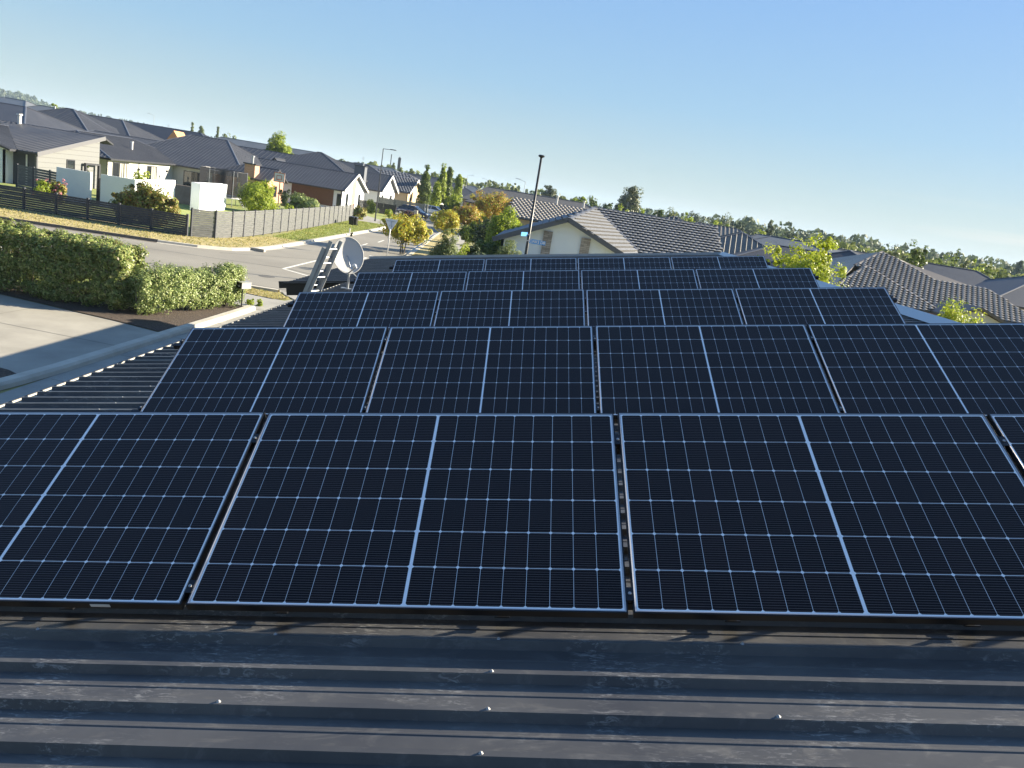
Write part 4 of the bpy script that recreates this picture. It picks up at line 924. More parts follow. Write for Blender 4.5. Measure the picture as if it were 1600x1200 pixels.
Q1 = P1 + Vector((-6, 9, -2.9)); Q2 = P3 + Vector((8, 9, -1.6)); surf(b, [P1, Q1, Q2, P3, P2], 'plain'); surf(b, [P7, P9, Q1 + Vector((0, -8, 0)), Q1, P1], 'plain')
caps(b, [(P1, P2), (P2, P3), (P3, P4), (F6, F5), (P1, P7), (F6, F9)], .11)
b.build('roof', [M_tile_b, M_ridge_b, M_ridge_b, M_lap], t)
b = MB(); x0, x1, y0 = P8.x - .5, P4.x + 3, 50.3; b.box(x0, x1, y0, 64, 0, 2.25); b.build('wall', M_brick, t)
window(t, (P8.x + .9, y0), (1, 0, 0), 1.7, 1.2, .9, (0, -1, 0), 2, M_trimw)
c = V(1524, 478, 47.5); b = MB(); e = 2.45; ax = c.x
A0, A1 = Vector((ax - 2.0, 46.6, e)), Vector((ax - 2.0, 50.5, e)); B0, B1 = Vector((ax + 2.0, 46.6, e)), Vector((ax + 2.0, 50.5, e)); R0, R1 = Vector((ax, 46.6, c.z)), Vector((ax, 50.8, c.z))
surf(b, [A0, R0, R1, A1], 'plain'); surf(b, [R0, B0, B1, R1], 'plain'); b.build('porch_roof', [M_steel, M_ridge_b], t)
b = MB(); wallpoly(b, [Vector((ax - 1.7, 46.9, 0)), Vector((ax + 1.7, 46.9, 0)), Vector((ax + 1.7, 46.9, e - .05)), Vector((ax, 46.9, c.z - .25)), Vector((ax - 1.7, 46.9, e - .05))]); b.build('porch_wall', M_render, t)
# --- dark navy roofs at the far right
t = house('navy roofed house peeking over the brown tiled ridge at right', (44, 82, 0)); block(t, 44.6, 84, 12, 12, 3.3, 5.35, 'x', s0=3.5, s1=3.5, rm=M_steel, wm=M_render, style='plain', rot=-8)
t = house('large plain navy roofed house cut by the right edge', (52, 74, 0)); block(t, 53.5, 77, 22, 17, 2.9, 6.1, 'x', s0=8, s1=6, rm=M_steel, wm=M_render, style='plain', rot=-6)

# ================================================================ FENCES
def fence(label, pts, h, slats, gap, material, postmat, name='fence', panels_per=None, pw=.12, th=.025, jitter=0, proud=0):
    t = thing(name, label, 'fence', (*pts[0], 0)); rng = random.Random(len(label))
    for i in range(len(pts)):
        b = MB(); x, y = pts[i]; b.box(x - pw / 2, x + pw / 2, y - pw / 2, y + pw / 2, 0, h + .04); b.build('post', postmat, t)
    for i in range(len(pts) - 1):
        a = Vector((*pts[i], 0)); c = Vector((*pts[i + 1], 0)); d = (c - a).normalized(); n = Vector((-d.y, d.x, 0)); b = MB(); a = a + d * pw / 2; c = c - d * pw / 2
        ph = (h - .08) / slats
        for k in range(slats):
            z0 = .06 + k * ph; z1 = z0 + ph - gap; o = n * rng.uniform(-jitter, jitter); m0 = n * (-th / 2) + o; m1 = n * (th / 2) + o
            b.prism([a + m0 + Vector((0, 0, z0)), c + m0 + Vector((0, 0, z0)), c + m1 + Vector((0, 0, z0)), a + m1 + Vector((0, 0, z0))], [v + Vector((0, 0, z1)) for v in (a + m0, c + m0, c + m1, a + m1)])
        b.build('slat_panel', material, t)
    return t
xs = [-31.6, -29.8, -27.9, -26.0, -24.15, -22.3, -20.4, -18.3]
fence('charcoal slatted fence with open gaps along the left cross street', [(-37.2, 41.75), (-35.4, 41.8), (-33.5, 41.85)] + [(x, 41.9 + .03 * i) for i, x in enumerate(xs)], 1.32, 10, .012, M_fence, M_fence)
fp = [(-18.15, 42.3), (-17.2, 43.4), (-16.95, 45.2)]
n_ = 19
for i in range(1, n_ + 1): f_ = i / n_; fp.append((-16.95 + (-19.3 + 16.95) * f_ ** 1.25, 45.2 + (82.3 - 45.2) * f_))
fence('long weathered grey close boarded fence running away along the verge', fp, 1.72, 14, .012, M_fence_w, M_fence, jitter=.012, pw=.10)
fence('pale slatted side fence between the weatherboard house and the white wall', [(-38.3, 56.2), (-36.6, 55.6), (-35.0, 55.1), (-33.4, 54.4)], 1.75, 9, .02, M_fence_w, M_fence)
def palings(label, pts, h, material, name='fence', w=.14):
    t = thing(name, label, 'fence', (*pts[0], 0)); b = MB()
    for a, c in zip(pts[:-1], pts[1:]):
        a = Vector((*a, 0)); c = Vector((*c, 0)); L_ = (c - a).length; d = (c - a) / L_; k = 0.0
        while k < L_ - .02:
            p = a + d * k; q = a + d * min(k + w - .012, L_); n = Vector((-d.y, d.x, 0)) * .012 * (1 + (int(k / w) % 2)); b.prism([p - n, q - n, q + n, p + n], [v + Vector((0, 0, h)) for v in (p - n, q - n, q + n, p + n)]); k += w
    b.build('paling_panel', material, t)
    for x, y in pts: b = MB(); b.box(x - .07, x + .07, y - .10, y + .04, 0, h + .12); b.build('post', material, t)
    return t
palings('grey green paling fence behind the dark parked car', [(-25.2, 119.5), (-22.8, 119.4), (-20.3, 119.3), (-18.0, 119.2)], 1.95, M_postfence)
palings('black paling fence behind the street lamp left of the parked cars', [(-26.0, 106.2), (-23.2, 106.6), (-19.9, 107.0)], 1.5, M_blackmet)
palings('dark brown fence far back below the poplars', [(-23.4, 146.5), (-19.5, 146.5), (-17.2, 146.5)], 1.6, M_trim)
# ================================================================ NEAR VEGETATION
def boxhedge(label, x0, x1, y0, y1, h, n, size, material, seed, top_wob=.10, gap=None, group=None, rot=0):
    rng = np.random.default_rng(seed); cx, cy = (x0 + x1) / 2, (y0 + y1) / 2; t = thing('hedge', label, 'hedge', (cx, cy, 0), group)
    hx, hy = (x1 - x0) / 2, (y1 - y0) / 2
    nc = int((x1 - x0) * (y1 - y0 + h * 1.6) * 34) + 40
    c = rng.uniform(-1, 1, (nc, 3)); ax = rng.integers(0, 6, nc)
    for i in range(nc):
        a = ax[i]
        if i % 7 == 0: continue
        if a in (0, 4, 5): c[i, 1] = -rng.uniform(.70, 1)
        elif a == 1: c[i, 1] = rng.uniform(.82, 1)
        elif a == 2: c[i, 0] = rng.choice([-1, 1]) * rng.uniform(.92, 1)
        else: c[i, 2] = rng.uniform(.80, 1.0)
    cr = .17; P = np.c_[c[:, 0] * (hx - cr * .8), c[:, 1] * (hy - cr * .8), (c[:, 2] * .5 + .5) * (h - cr * 1.0 - .18) + .18]
    P[:, 2] += np.sin(P[:, 0] * 2.3 + seed) * top_wob * (c[:, 2] > .6) + rng.normal(0, .05, nc) * (c[:, 2] > .6); P[:, 1] += np.sin(P[:, 0] * 3.1 + seed * 2) * .07; P[:, 0] += np.sin(P[:, 1] * 4 + P[:, 2] * 3) * .05
    per = max(int(n / nc), 8); ld = unit(rng.normal(size=(nc, per, 3))); lr = rng.uniform(.3, 1, (nc, per, 1)) ** .6
    pp = P[:, None] + ld * lr * cr * rng.uniform(.7, 1.35, (nc, 1, 1)); nn = unit(ld + unit(c)[:, None] * .7 + np.array([0, 0, .35]) + rng.normal(0, .5, (nc, per, 3)))
    pp = pp.reshape(-1, 3); nn = nn.reshape(-1, 3)
    k = pp[:, 2] > .05
    if gap is not None: k &= ~((np.abs(pp[:, 0] - gap[0]) < gap[1]) & (pp[:, 2] < gap[2] + rng.normal(0, .06, len(pp))))
    leafmesh('foliage', pp[k], nn[k], size, seed, material, .5, t)
    r2 = random.Random(seed); b = MB(); x = x0 + .3
    while x < x1:
        y = cy + r2.uniform(-.1, .1)
        for q in range(3):
            u_, v_ = r2.uniform(-.22, .22), r2.uniform(-.2, .2); b.tube([(x, y, -.02), (x + u_ * .5, y + v_ * .5, .35), (x + u_, y + v_, h * .75)], [.022, .016, .006], 5)
        x += r2.uniform(.45, .7)
    b.build('stems', M_bark, t)
    if rot: t.rotation_euler.z = R_(rot)
    return t
hb = boxhedge('tall dense green hedge filling the left edge beside the driveway', -17.5, -9.6, 20.0, 21.5, 2.12, 120000, .085, LF_hedge, 3, top_wob=.05)
hb2 = boxhedge('lower pale leaved hedge between the tall hedge and the letterbox', -2.7, 1.9, -.58, .55, 1.48, 40000, .07, LF_hedge2, 4, gap=None)
hb2.location = (-8.75, 22.3, 0); hb2.rotation_euler.z = R_(70)
for (x, y, s) in ((-7.55, 24.5, 1), (-7.35, 25.0, .8)):
    bush('small_plant', 'little yellow green plant at the foot of the letterbox' if s == 1 else 'tiny yellow green plant past the end of the concrete edging', 'plant', (x, y, 0), .18 * s, .18 * s, .22 * s, .06, LF_bright, int(x * 100) % 97, nc=10, per=18)
def P_(px, py, Y): return V(px, py, Y)
def pxbush(name, label, cat, xc, ytop, wpx, Y, leafs, m, seed, ry=1.0, nc=40, per=70, rzf=None, flowers=None, leafs_a=.55, cr=None):
    top = V(xc, ytop, Y); w = wpx / ppm(Y) / 2; h = max(top.z, .3)
    rzz = h / 1.85 if rzf is None else rzf
    return bush(name, label, cat, (top.x, Y, 0), w, w * ry, rzz, leafs, m, seed, nc=nc, per=per, flowers=flowers, aspect=leafs_a, cr=cr, zc=h - rzz)
pxbush('shrub', 'large reddish green rounded shrub spilling over the fence below the long courtyard wall', 'shrub', 228, 289, 124, 45.5, .15, LF_redbush, 11, ry=.42, nc=170, per=90)
pxbush('shrub', 'yellow green hydrangea bush in front of the weatherboard house', 'shrub', 68, 281, 34, 49, .15, LF_bright, 12, nc=30, flowers=LF_pink)
pxbush('shrub', 'small bush with pink flowers left of the white courtyard wall', 'shrub', 92, 281, 26, 49.5, .14, LF_redbush, 13, nc=24, per=50, flowers=LF_pink)
pxbush('shrub', 'bright green bush showing over the white wall before the cream house window', 'shrub', 217, 268, 32, 62, .20, LF_lime, 14, nc=26, per=50)
pxbush('shrub', 'low pale shrub behind the white wall left of the bright green bush', 'shrub', 196, 273, 30, 61, .14, LF_hedge2, 15, nc=18, per=40)
pxbush('shrub', 'thin climbing plant inside the courtyard gateway', 'shrub', 137, 262, 9, 56, .12, LF_green, 16, nc=14, per=40)
pxbush('shrub', 'big dense rounded green shrub right of the trampoline', 'shrub', 406, 283, 62, 70, .20, LF_bright, 17, nc=110, per=90, ry=1.1)
pxbush('shrub', 'spiky pale green cabbage shrub beside the brick chimney', 'shrub', 384, 268, 30, 76, .5, LF_bright, 18, nc=26, per=40, leafs_a=.12)
pxbush('shrub', 'flowering pale green bush in front of the cedar wall', 'shrub', 478, 304, 62, 82, .20, LF_hedge2, 19, nc=80, per=60, ry=.6)
pxbush('shrub', 'small dark shrub against the white wall left of the cedar panel', 'shrub', 447, 291, 20, 88, .18, LF_dark, 20, nc=20, per=50)
pxbush('shrub', 'low yellow green plant right behind the close boarded fence', 'shrub', 452, 316, 20, 76, .16, LF_bright, 21, nc=16, per=40)
pxbush('shrub', 'red tipped yellow green shrub at the far end of the grey fence', 'shrub', 562, 322, 26, 85.5, .20, LF_redbush, 22, nc=36, per=60)
pxbush('shrub', 'dark green shrub against the black fence behind the street lamp', 'shrub', 583, 312, 20, 102, .22, LF_green, 23, nc=30, per=50)
pxbush('shrub', 'spiky yellow green plant in front of the black fence', 'shrub', 609, 325, 16, 101, .4, LF_bright, 24, nc=12, per=30, leafs_a=.15)
pxbush('shrub', 'ball clipped green shrub between the poplars', 'shrub', 710, 298, 26, 128, .22, LF_bright, 25, nc=50, per=60)
pxbush('shrub', 'dark low hedge bush right of the white car', 'shrub', 695, 319, 20, 122, .22, LF_dark, 26, nc=26, per=40)
pxbush('shrub', 'dark red leaved low hedge beside the dark parked car', 'shrub', 641, 330, 26, 103, .22, leafmat('dark_red_leaves', [(.07, .03, .03), (.12, .05, .04), (.05, .045, .03)], .6, .2), 27, nc=30, per=40)
# autumn street trees on the right-hand verge
def pxtree(name, label, cat, xc, ytop, wpx, Y, leaf, m, seed, xb=None, group=None, nc=60, per=60, crown_from=None, **k):
    top = V(xc, ytop, Y); h = top.z; r = wpx / ppm(Y) / 2
    th = h * .35 if crown_from is None else h * crown_from
    return tree(name, label, cat, (top.x, Y, 0), h, r, leaf, m, seed, group, nc, per, trunk_h=th, rz=(h - th * .8) / 2, **k)
g_ = 'autumn street trees on the right verge'
pxtree('street_tree', 'nearest golden yellow autumn tree just right of the give way sign', 'tree', 636, 334, 84, 54, .17, LF_autumn, 31, group=g_, nc=90, per=46, crown_from=.28, stems=3, cr=.42, trunk_r=.045, shell=.6)
pxtree('street_tree', 'second yellow autumn tree, partly behind the nearest golden one', 'tree', 699, 328, 46, 74, .20, LF_autumn, 32, group=g_, nc=80, per=44, crown_from=.34, cr=.5, trunk_r=.07, shell=.6)
pxtree('street_tree', 'third autumn tree, orange brown, left of the green corner trees', 'tree', 729, 318, 46, 88, .22, LF_orange, 33, group=g_, nc=80, per=44, crown_from=.36, cr=.55, trunk_r=.07, shell=.6)
pxtree('street_tree', 'far orange autumn tree above the big green corner tree', 'tree', 770, 297, 62, 112, .27, LF_orange, 34, group=g_, nc=80, per=50, crown_from=.3, cr=.7)
pxtree('street_tree', 'distant rust coloured tree by the bend of the road', 'tree', 800, 310, 34, 108, .26, LF_orange, 35, group=g_, nc=40, per=50, crown_from=.3, cr=.6)
pxtree('street_tree', 'small yellow tipped tree between the second and third autumn trees', 'tree', 752, 330, 40, 98, .24, LF_autumn, 36, group=g_, nc=46, per=44, crown_from=.3, cr=.5)
pxtree('tree', 'big yellow green leafy tree standing left of the tiled gable', 'tree', 791, 327, 56, 60, .20, LF_bright, 37, nc=110, per=80, crown_from=.12, cr=.55)
pxtree('tree', 'dark green tree in the shade left of the big yellow green tree', 'tree', 763, 345, 38, 63, .20, LF_dark, 38, nc=60, per=60, crown_from=.1, cr=.5)
pxtree('tree', 'round topped green tree behind the pale willowy shrub', 'tree', 748, 347, 26, 66, .18, LF_green, 39, nc=40, per=60, crown_from=.2)
pxbush('shrub', 'pale grey green feathery shrub right of the nearest autumn tree', 'shrub', 700, 359, 44, 41, .16, leafmat('sage_leaves', [(.13, .18, .06), (.20, .25, .09), (.28, .31, .13)], .55, .3), 40, nc=90, per=70, leafs_a=.22)
pxbush('shrub', 'feathery green shrub at the foot of the street name pole', 'shrub', 798, 373, 50, 40, .17, MATS['sage_leaves'], 41, nc=80, per=70, leafs_a=.2)
pxbush('shrub', 'dark low bushes between the two feathery shrubs', 'shrub', 745, 381, 44, 43, .17, LF_dark, 42, nc=60, per=60)
pxbush('shrub', 'low yellow green ground shrub in front of the dark bushes', 'shrub', 726, 388, 36, 39, .15, LF_bright, 43, nc=40, per=60)
for i_, (xc, yt, w, Y, m_, lb) in enumerate(((742, 306, 40, 125, LF_autumn, 'yellow tipped tree behind the far orange autumn tree'), (790, 300, 36, 118, LF_orange, 'rust orange tree above the right shoulder of the big yellow green tree'), (735, 352, 30, 72, LF_green, 'small round green tree below the third autumn tree'), (812, 345, 30, 57, LF_bright, 'yellow green tree crown touching the left end of the tiled gable'), (764, 372, 46, 50, LF_green, 'dark leafy shrub mass at the foot of the big yellow green tree'))):
    pxtree('tree', lb, 'tree', xc, yt, w, Y, .2, m_, 300 + i_, nc=56, per=44, crown_from=.2, cr=.42, shell=.55)
# columnar poplars
g_ = 'columnar trees beyond the parked cars'
for (xc, yt, w, Y, lb, sd_) in ((668, 261, 24, 140, 'leftmost slender columnar tree, standing alone', 51), (694, 257, 20, 150, 'tallest slender columnar tree of the close pair', 52), (704, 262, 18, 153, 'right and slightly lower columnar tree of the close pair', 53), (719, 271, 20, 156, 'rightmost slender columnar tree above the round clipped shrub', 54), (684, 286, 16, 132, 'short young columnar tree between the first and the tallest', 55)):
    pxtree('columnar_tree', lb, 'tree', xc, yt, w, Y, .34, LF_green if sd_ in (51, 53) else LF_bright, sd_, group=g_, nc=70, per=60, crown_from=.08, shape='cone', cr=.55)
pxtree('conifer', 'dense rounded conifer rising above the solar panelled roof', 'tree', 437, 208, 38, 135, .34, LF_bright, 56, nc=120, per=80, crown_from=.1, cr=.8, shape=None)
# lime green tree just past the right side of our roof
pxtree('tree', 'lime green open branched tree just beyond the right side of the solar roof', 'tree', 1270, 372, 168, 31, .12, LF_lime, 61, nc=270, per=40, crown_from=.28, cr=.25, shell=.15, limbs=18)
pxtree('tree', 'small lime green sapling top rising right of the lime tree', 'tree', 1295, 368, 40, 30.5, .12, LF_lime, 62, nc=40, per=40, crown_from=.6, cr=.2, shell=.3)
pxbush('shrub', 'bright lime green bush in front of the porch of the brown tiled house', 'shrub', 1500, 478, 80, 40, .14, LF_lime, 63, nc=90, per=60)
pxbush('shrub', 'small lime green bush at the left foot of the grey tiled ridge', 'shrub', 1140, 392, 26, 62, .2, LF_lime, 64, nc=26, per=40)
# shrub line with tall shoots behind the brown tiled roof
for i, (xc, yt, w, Y, m_) in enumerate(((1436, 375, 26, 78, LF_green), (1452, 368, 12, 77, LF_green), (1418, 392, 30, 92, LF_gum), (1472, 400, 44, 96, LF_green), (1500, 378, 20, 92, LF_green), (1515, 390, 22, 94, LF_gum), (1530, 405, 34, 98, LF_bright), (1553, 398, 24, 95, LF_green), (1400, 388, 26, 100, LF_gum))):
    lb = ['bushy shrub with tall shoots rising over the brown tiled ridge', 'single tall thin shoot with a tufted top over the brown ridge', 'grey green bush left of the tufted shoot', 'broad green bush behind the small navy roof', 'tall thin twiggy shrub above the small navy roof', 'twiggy grey shrub right of the tall thin one', 'yellow green bush above the gap between the navy roofs', 'upright green shrub left of the large navy roof', 'round grey green tree crown left of the shrubs behind the brown ridge'][i]
    pxtree('tall_shrub', lb, 'shrub', xc, yt, w, Y, .26, m_, 70 + i, group='shrubs behind the brown tiled roof', nc=34 if w > 25 else 20, per=22 if w > 25 else 13, crown_from=.25 if w > 14 else .35, cr=.34 if w > 25 else .2, shell=.3, shape='column' if w < 24 else None, limbs=12)
# gum tree and other single crowns on the skyline
pxtree('gum_tree', 'tall gum tree with drooping open crown, highest on the skyline', 'tree', 989, 287, 42, 185, .50, LF_gum, 81, nc=110, per=60, crown_from=.2, cr=.95, shell=.5)
pxtree('tree', 'flat topped layered tree on the skyline right of the tall black pole', 'tree', 862, 289, 32, 260, .55, LF_gum, 82, nc=60, per=50, crown_from=.4, cr=.9, shell=.4, flat=.45)
pxtree('tree', 'bright green tree on the skyline between the layered tree and the gum tree', 'tree', 908, 304, 26, 190, .5, LF_bright, 83, nc=50, per=50, crown_from=.2)
sky_trees = [(880, 306, 26, 240, LF_mid, 'dark round tree right behind the layered skyline tree'), (930, 308, 26, 200, LF_green, 'green tree left of the tiled ridge peak'), (953, 312, 26, 180, LF_green, 'green tree behind the tiled ridge peak'),
 (972, 318, 26, 150, LF_bright, 'yellow green tree left at the foot of the gum tree'), (1008, 326, 24, 150, LF_bright, 'yellow green tree right at the foot of the gum tree'), (1032, 324, 24, 170, LF_green, 'green tree above the brown ribbed hipped roof'), (1050, 328, 28, 170, LF_mid, 'mid green tree above the gap between two brown ribbed roofs'),
 (1077, 333, 30, 150, LF_bright, 'yellow green tree left of the dark skyline wood'), (1120, 340, 42, 130, LF_bright, 'broad bright green tree right above the brown sloping roof'), (1090, 328, 34, 260, LF_far, 'dark broad tree at the left end of the skyline wood'), (1128, 333, 40, 280, LF_far, 'dark broad tree in the middle of the skyline wood'),
 (1158, 343, 18, 200, LF_far, 'umbrella shaped tree right of the skyline wood'), (1206, 347, 18, 210, LF_far, 'ragged upright tree above the pale peaked roof'), (1188, 358, 32, 150, LF_bright, 'yellow green tree behind the pale peaked roof'), (1238, 358, 30, 220, LF_far, 'round dark tree behind the lime green tree'), (1340, 384, 24, 150, LF_green, 'round green tree left of the brown tiled peak'),
 (805, 288, 14, 300, LF_mid, 'small round tree left of the tall black pole near the lamp'), (783, 286, 18, 320, LF_mid, 'small round skyline tree above the orange autumn tree'), (774, 284, 16, 340, LF_mid, 'small dark tree left on the skyline above the autumn trees'),
 (644, 262, 14, 280, LF_mid, 'round skyline tree left of the leftmost columnar tree'), (678, 268, 14, 260, LF_mid, 'round skyline tree between the columnar trees'), (722, 275, 22, 230, LF_green, 'dark round tree behind the rightmost columnar tree'), (616, 254, 8, 280, LF_mid, 'thin skyline tree near the two tall poles'),
 (301, 194, 10, 330, LF_mid, 'pointed conifer on the left skyline above the almost black roof'), (315, 192, 18, 340, LF_mid, 'broad conifer on the left skyline'), (341, 199, 8, 340, LF_mid, 'thin conifer on the left skyline left of the reflective roof'), (355, 207, 34, 300, LF_mid, 'row of low trees left of the reflective roof'), (90, 163, 16, 260, LF_bright, 'yellow green tree on the far left hillside'), (563, 248, 10, 300, LF_mid, 'round tree on the skyline above the tall dark chimney'), (1290, 372, 26, 230, LF_far, 'low dark tree on the skyline right of the lime green tree')]
for i, (xc, yt, w, Y, m_, lb) in enumerate(sky_trees):
    shp = 'cone' if 'conifer' in lb else None
    pxtree('tree', lb, 'tree', xc, yt, w, Y, .45 * max(.7, Y / 200), m_, 100 + i, nc=34, per=36, crown_from=.22, shape=shp, limbs=3)
# ================================================================ POLES AND SIGNS
def street_lamp(label, px, py, Y, arm=-1, base_z=0, armlen=1.5, h=None, tilt=.0):
    top = V(px, py, Y); t = thing('street_lamp', label, 'street lamp', (top.x, Y, 0), 'street lamps along the streets')
    b = MB(); b.tube([(top.x, Y, 0), (top.x, Y, .8), (top.x, Y, top.z)], [.10, .075, .045], 10); b.build('pole', M_trim if Y < 120 else M_galv, t)
    b = MB(); b.tube([(top.x, Y, top.z - .03), (top.x + arm * armlen * .7, Y, top.z + tilt)], .03, 7); b.build('arm', M_trim if Y < 120 else M_galv, t)
    x0 = top.x + arm * armlen * .55; x1 = top.x + arm * armlen; b = MB(); b.prism([(min(x0, x1), Y - .13, top.z + tilt - .03), (max(x0, x1), Y - .13, top.z + tilt - .03), (max(x0, x1), Y + .13, top.z + tilt - .03), (min(x0, x1), Y + .13, top.z + tilt - .03)], [(min(x0, x1), Y - .08, top.z + tilt + .07), (max(x0, x1), Y - .08, top.z + tilt + .05), (max(x0, x1), Y + .08, top.z + tilt + .05), (min(x0, x1), Y + .08, top.z + tilt + .07)]); b.build('lamp_head', M_trim if Y < 120 else M_galv, t)
    return t
street_lamp('dark street lamp with short horizontal arm near the end of the grey fence', 599, 232, 86.5, 1, armlen=1.45)
street_lamp('pale street lamp on the skyline left of the tall black pole', 821, 284, 150, -1, armlen=1.9, tilt=.3)
street_lamp('distant street lamp above the columnar trees', 731, 274, 220, 1, armlen=1.9, tilt=.1)
street_lamp('distant street lamp at the bend of the road', 762, 281, 260, -1, armlen=1.8, tilt=.2)
street_lamp('distant street lamp on the left skyline above the almost black roof', 241, 181, 230, -1, armlen=2.0, tilt=.4)
# two far masts
for px, py, lb in ((612, 241, 'thin pale mast left of the two on the skyline'), (625, 245, 'darker mast with panel antennas, right of the two')):
    top = V(px, py, 420); t = thing('mast', lb, 'mast', (top.x, 420, 0)); b = MB(); b.tube([(top.x, 420, 0), (top.x, 420, top.z)], .28, 6); b.build('pole', M_trim, t)
    if 'panel' in lb: b = MB(); b.box(top.x - .7, top.x + .7, 419.6, 420.4, top.z - 8, top.z - .5); b.build('antenna', M_trim, t)
# tall black pole with street name blades
top = V(846, 245, 38.5); t = thing('street_pole', 'tall thin black pole with small flat cap and blue street name blades', 'pole', (top.x, 38.5, 0)); X, Y = top.x, 38.5
b = MB(); b.tube([(X, Y, 0), (X, Y, 1.5), (X, Y, top.z)], [.10, .085, .055], 12); b.build('pole', M_blackmet, t, smooth=True)
b = MB(); b.lathe([(0, .10), (.12, .09), (.17, .04), (.15, .0), (.05, -.06)], (X, Y, top.z), 16); b.build('lamp_cap', M_blackmet, t)
M_blue = mat('street_sign_blue', (.035, .26, .62), .5)
def text(body, size, material, parent, mw_, name='lettering', sx=1.0):
    cu = bpy.data.curves.new(name, 'FONT'); cu.body = body; cu.size = size; cu.align_x = 'CENTER'; cu.align_y = 'CENTER'; cu.extrude = .002; cu.offset = size * .012
    o = bpy.data.objects.new(name, cu); COL.objects.link(o); dg = bpy.context.evaluated_depsgraph_get(); me = bpy.data.meshes.new_from_object(o.evaluated_get(dg)); bpy.data.objects.remove(o)
    me.materials.clear(); me.materials.append(material); o = bpy.data.objects.new(name, me); COL.objects.link(o); o.parent = parent; o.matrix_basis = Matrix.Translation(-wloc(parent)) @ mw_ @ Matrix.Diagonal((sx, 1, 1, 1)); return o
za = V(838, 378, 38.5).z; b = MB(); b.box(X + .07, X + .92, Y - .13, Y - .11, za - .11, za + .11); s1 = b.build('name_blade', M_blue, t)
text('OAKS DR', .215, M_plwhite, s1, Matrix.Translation((X + .50, Y - .134, za)) @ Matrix.Rotation(R_(90), 4, 'X'), sx=.92)
zb = V(818, 365, 38.5).z; b = MB(); ang = R_(20); dx, dy = -.42 , -.9
A = Vector((X - .07, Y - .08, zb)); B = A + Vector((-.30, -.72, 0)); nrm = Vector((-.92, .38, 0)).normalized() * .01
b.prism([A - nrm - Vector((0, 0, .1)), B - nrm - Vector((0, 0, .1)), B + nrm - Vector((0, 0, .1)), A + nrm - Vector((0, 0, .1))], [v + Vector((0, 0, .1)) for v in (A - nrm, B - nrm, B + nrm, A + nrm)])
s2 = b.build('name_blade', M_blue, t)
b = MB(); b.box(X - .09, X + .09, Y - .12, Y + .09, za - .03, za + .03); b.box(X - .09, X + .09, Y - .12, Y + .09, zb - .03, zb + .03); b.build('bracket', M_galv, t)
# give way sign seen from behind
c = V(610.5, 354, 48.5); t = thing('give_way_sign', 'triangular give way sign seen from its grey back beside the road', 'road sign', (c.x, 48.5, 0)); X, Y, Z = c.x, 48.5, c.z + .08
n = Vector((-.10, -1, 0)).normalized(); d = Vector((1, -.10, 0)).normalized()
b = MB(); q = [Vector((X, Y, Z)) + d * x + Vector((0, 0, z)) for x, z in ((-.43, .36), (-.38, .40), (.38, .40), (.43, .36), (.04, -.36), (-.04, -.36))]; b.prism([p + n * .0 for p in q], [p + n * .012 for p in q])
M_signback = mat('sign_back', (.74, .78, .82), .5, metal=.1)
b.build('sign_plate', M_signback, t)
b = MB()
for z in (.26, -.04): b.bar(Vector((X, Y, Z + z)) - d * (.28 if z > 0 else .12) + n * .03, Vector((X, Y, Z + z)) + d * (.28 if z > 0 else .12) + n * .03, .03, .03)
b.build('bracket', M_galv, t)
b = MB(); b.tube([(X, Y - .06, 0), (X, Y - .06, Z + .30)], .035, 10); b.build('post', M_plwhite, t, smooth=True)
# kerb marker post behind the dish
c = G(545.5, 369); t = thing('marker_post', 'short pale marker post on the verge above the satellite dish', 'post', (c.x, c.y, 0)); b = MB(); b.tube([(c.x, c.y, 0), (c.x, c.y, .62)], .05, 8); b.build('post', M_plwhite, t); b = MB(); b.lathe([(.055, .62), (.0, .66)], (c.x, c.y, 0), 8); b.build('cap', M_plwhite, t)
pxbush('shrub', 'tiny dark tuft beside the short marker post', 'shrub', 549, 366, 7, c.y + .2, .10, LF_dark, 91, nc=8, per=20)
# letterbox
c = V(376, 448, 23.85); t = thing('letterbox', 'black and grey letterbox on a thin post at the end of the hedge', 'letterbox', (-7.58, 23.9, 0)); X, Y = -7.58, 23.9
b = MB(); b.tube([(X, Y, 0), (X, Y, .78)], .024, 8); b.build('post', M_blackmet, t)
b = MB(); cs, ss = math.cos(R_(-28)), math.sin(R_(-28)); f = lambda x, y, z: (X + .04 + x * cs - y * ss, Y + x * ss + y * cs, z)
q = [(-.13, -.20), (.13, -.20), (.13, .20), (-.13, .20)]; b.prism([f(x, y, .76) for x, y in q], [f(x, y, .97) for x, y in q]); b.build('box', M_alu if False else mat('letterbox_grey', (.50, .50, .48), .35, metal=.5), t)
b = MB(); q2 = [(-.145, -.21), (.145, -.21), (.145, .21), (-.145, .21)]; b.prism([f(x, y, .972) for x, y in q2], [f(x, y, .985) for x, y in q2]); b.build('lid', MATS['letterbox_grey'], t)
b = MB(); b.prism([f(-.128, -.204, .765), f(.128, -.204, .765), f(.128, -.212, .765), f(-.128, -.212, .765)], [f(-.128, -.204, .965), f(.128, -.204, .965), f(.128, -.212, .965), f(-.128, -.212, .965)]); fr = b.build('front_panel', M_blackmet, t)
b = MB(); b.prism([f(-.03, -.213, .83), f(.03, -.213, .83), f(.03, -.216, .83), f(-.03, -.216, .83)], [f(-.03, -.213, .85), f(.03, -.213, .85), f(.03, -.216, .85), f(-.03, -.216, .85)]); b.build('slot', M_plwhite, fr)
